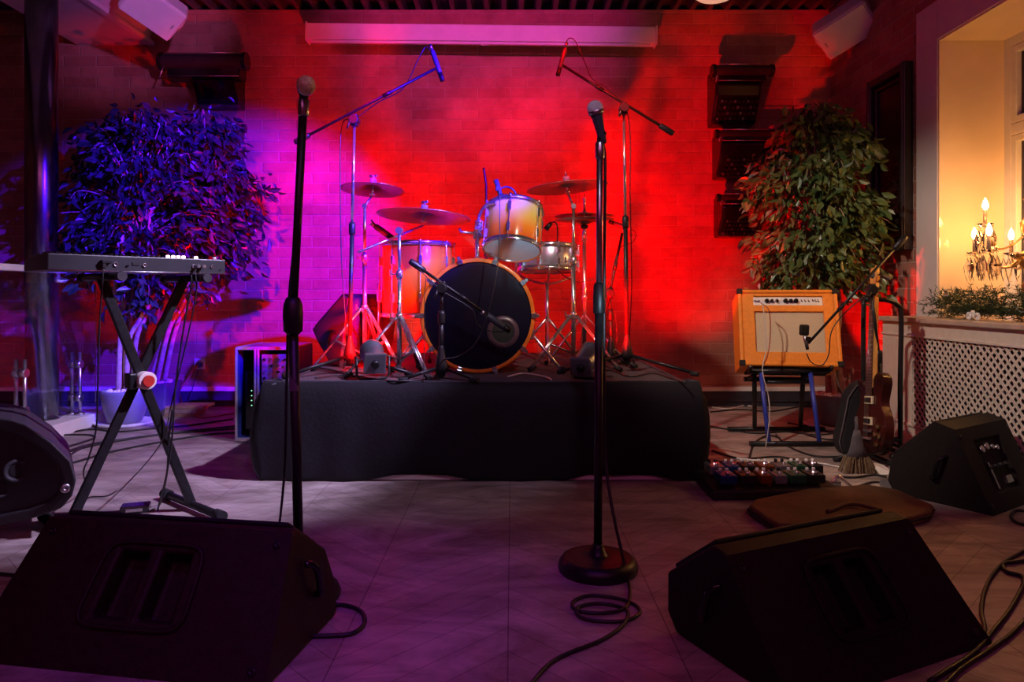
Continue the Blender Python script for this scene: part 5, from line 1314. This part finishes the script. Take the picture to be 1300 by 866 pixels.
Rc = [
 ('black cable along the back baseboard right of the riser', [(902, 523), (940, 520), (980, 522), (1020, 516), (1050, 520)]),
 ('white cable lying on the floor near the back wall right of the riser', [(903, 517), (925, 519), (945, 515), (962, 517)], ),
 ('black cable on the floor from the riser to the amplifier stand', [(900, 541), (930, 546), (960, 550), (1000, 548), (1040, 552), (1080, 546)]),
 ('black cable looping before the amplifier stand', [(904, 572), (940, 582), (990, 580), (1025, 590), (1000, 598), (950, 594), (930, 588), (905, 586)]),
 ('silvery cable winding from the pedalboard towards the broom', [(935, 582), (975, 586), (1010, 586), (1040, 588), (1070, 594), (1110, 600)]),
 ('black cable looping left of the pedalboard', [(905, 604), (935, 606), (948, 598), (952, 578), (958, 562), (975, 553), (990, 556)]),
 ('black cable curving under the amplifier stand towards the guitar', [(985, 552), (1000, 566), (1030, 578), (1062, 580), (1080, 576)]),
 ('black cable tangled behind the amplifier stand', [(1000, 537), (1030, 541), (1060, 538), (1085, 545), (1070, 552), (1040, 546), (1020, 550), (1050, 558), (1078, 556)]),
 ('black cable from the pedalboard over the brown pad to the wedge', [(1045, 622), (1080, 620), (1110, 612), (1135, 618), (1150, 628)]),
 ('black cable snaking behind the pedalboard', [(1060, 605), (1085, 606), (1110, 603), (1125, 606)]),
]
for k, (lb, q_) in enumerate(Rc):
    cable(lb, [fl(a_, b_) for a_, b_ in q_], .0055, 'cablew' if 'white' in lb or 'silvery' in lb else 'cable', group=grr, minz=0)
cable('thin cable drooping from the amplifier down behind the guitar bag', [P(1062, 470, 4.2), P(1065, 490, 4.15), P(1078, 510, 4.1), P(1084, 530, 4.08), fl(1080, 572)], .003, 'cable')
cable('black cable curling behind the front left wedge', [fl(385, 808), fl(425, 807), fl(448, 804), fl(462, 792), fl(460, 778), fl(445, 770), fl(425, 768), fl(400, 775)], .006, minz=0)
cable('thick black cable running down the right edge of the floor beside the wedge', [fl(1320, 690), fl(1290, 705), fl(1268, 720), fl(1252, 745), fl(1246, 775), fl(1250, 800), fl(1240, 830)], .006, minz=0)
cable('black cable coiled at the right edge of the floor', [fl(1320, 705), fl(1300, 712), fl(1275, 716), fl(1278, 726), fl(1300, 735), fl(1285, 770), fl(1262, 800), fl(1235, 830), fl(1180, 866)], .0065, minz=0)
cable('black cable at the lower right corner running to the wedge', [fl(1320, 765), fl(1290, 800), fl(1262, 822), fl(1220, 850), fl(1190, 880)], .0065, minz=0)
cable('black cable in a loop beside the connector panel wedge', [fl(1310, 650), fl(1290, 648), fl(1284, 656), fl(1292, 664), fl(1312, 668)], .006, minz=0)
cable('short black cable at the left edge of the floor beside the wedge', [fl(-10, 728), fl(15, 730), fl(30, 732), fl(45, 736)], .006, minz=0)
gs = 'cables lying on the riser carpet'
for lb, q_ in (('thin pale cable curling on the riser right of the bass drum', [(645, 478), (665, 474), (690, 478), (700, 482)]),
               ('black cable on the riser behind the right spotlight', [(752, 474), (775, 470), (800, 478), (830, 474), (870, 486)]),
               ('black cable on the riser in front of the left cymbal stands', [(400, 480), (440, 476), (500, 484), (560, 480), (600, 484)]),
               ('black cable on the riser from the left boom stand towards the wedge', [(365, 478), (390, 470), (400, 466), (430, 472), (450, 478)])):
    cable(lb, [ri(a_, b_, .008) for a_, b_ in q_], .004, 'cablew' if 'pale' in lb else 'cable', group=gs)

# ================================================================= LIGHTS
def spot(name, loc, aim, e, c, angle=60, blend=.4, r=.05):
    l = bpy.data.lights.new(name, 'SPOT'); l.energy = e; l.color = c; l.spot_size = math.radians(angle); l.spot_blend = blend; l.shadow_soft_size = r
    o = bpy.data.objects.new(name, l); col.objects.link(o); o.location = loc
    o.rotation_euler = (V(aim) - V(loc)).to_track_quat('-Z', 'Y').to_euler(); return o
def area(name, loc, aim, e, c, sx, sy):
    l = bpy.data.lights.new(name, 'AREA'); l.shape = 'RECTANGLE'; l.size = sx; l.size_y = sy; l.energy = e; l.color = c
    o = bpy.data.objects.new(name, l); col.objects.link(o); o.location = loc
    o.rotation_euler = (V(aim) - V(loc)).to_track_quat('-Z', 'Y').to_euler(); return o
RED = (1, .0, .0)
spot('red_floor_beam_left', pL + aL * .085, pL + aL * 2, 560, RED, 84, .4, .03)
spot('red_floor_beam_right', pR + aR * .085, pR + aR * 2, 460, RED, 56, .5, .03)
spot('red_wall_fill', (.5, 2.4, 3.0), (.15, 5.6, 1.45), 780, RED, 44, .8, .08)  # unseen spot added to redden and brighten the middle of the wall
spot('red_ceiling_beam_left', (-1.0, 2.0, 3.0), (-1.3, 5.6, 1.1), 900, RED, 36, .7, .05)
spot('red_corner_beam', (1.15, 4.95, .25), (2.5, 4.9, 1.0), 170, RED, 44, .3, .03)
spot('blue_ceiling_beam', (1.9, 1.1, 2.75), (-2.45, 5.6, 1.0), 7800, (.06, .004, 1), 25.5, .5, .03)
spot('white_ceiling_beam_left', (1.33, 2.38, 3.0), (-2.25, 3.6, 0), 950, (.70, .56, 1), 37, .6, .06)
spot('front_key_drums', (.8, -.2, .35), (.02, 3.85, 1.15), 420, (.5, .75, 1), 7, 1, .03)
spot('ceiling_key_drums', (1.0, .6, 2.9), (.05, 3.9, 1.1), 240, (1, .9, .7), 17, .6, .05)
spot('microphone_fill', (.2, .5, 3.0), (-.15, 2.15, 1.5), 55, (.8, .75, 1), 26, .5, .04)  # added spot that lifts the vocal microphone heads, no known fixture
spot('magenta_screen_fill', (-.4, 1.0, 2.9), (-.25, 5.4, 3.1), 680, (.8, .05, .5), 34, .8, .05)  # invented spot that tints the white screen case pink
spot('violet_corner_fill', (-.2, 1.6, 2.4), (-2.45, 4.75, 2.95), 260, (.75, .2, 1), 20, .8, .05)  # extra violet spot put in to colour the upper left loudspeaker
spot('white_ceiling_beam_right', (-.9, 2.0, 3.0), (2.0, 4.2, .5), 330, (1, .80, .66), 40, .6, .06)
spot('violet_floor_fill', (-.2, .6, 3.0), (-.5, 1.9, 0), 70, (.30, .04, 1), 34, .9, .1)  # added spot giving the centre floor its purple patch, source assumed
area('dim_room_fill', (0, -.8, 2.9), (0, 3, 0), 24, (.85, .13, .48), 3.5, 1.2)
w = bpy.data.worlds.new('World'); sc.world = w; w.use_nodes = True
w.node_tree.nodes['Background'].inputs[0].default_value = (.02, .005, .03, 1); w.node_tree.nodes['Background'].inputs[1].default_value = .3

# ================================================================= CAMERA
cam = bpy.data.cameras.new('camera'); co = bpy.data.objects.new('camera', cam); col.objects.link(co)
co.location = (0, 0, CH); co.rotation_euler = (PI / 2, 0, 0)
cam.sensor_width = 36; cam.lens = 36 * F / 1300; cam.shift_y = -(433 - HY) / 1300; cam.clip_start = .05
sc.camera = co
sc.view_settings.view_transform = 'Standard'; sc.view_settings.look = 'None'; sc.view_settings.gamma = 1; sc.view_settings.exposure = 0
sc.view_settings.use_curve_mapping = False
sc.cycles.use_denoising = True
sc.cycles.max_bounces = 12; sc.cycles.transmission_bounces = 12
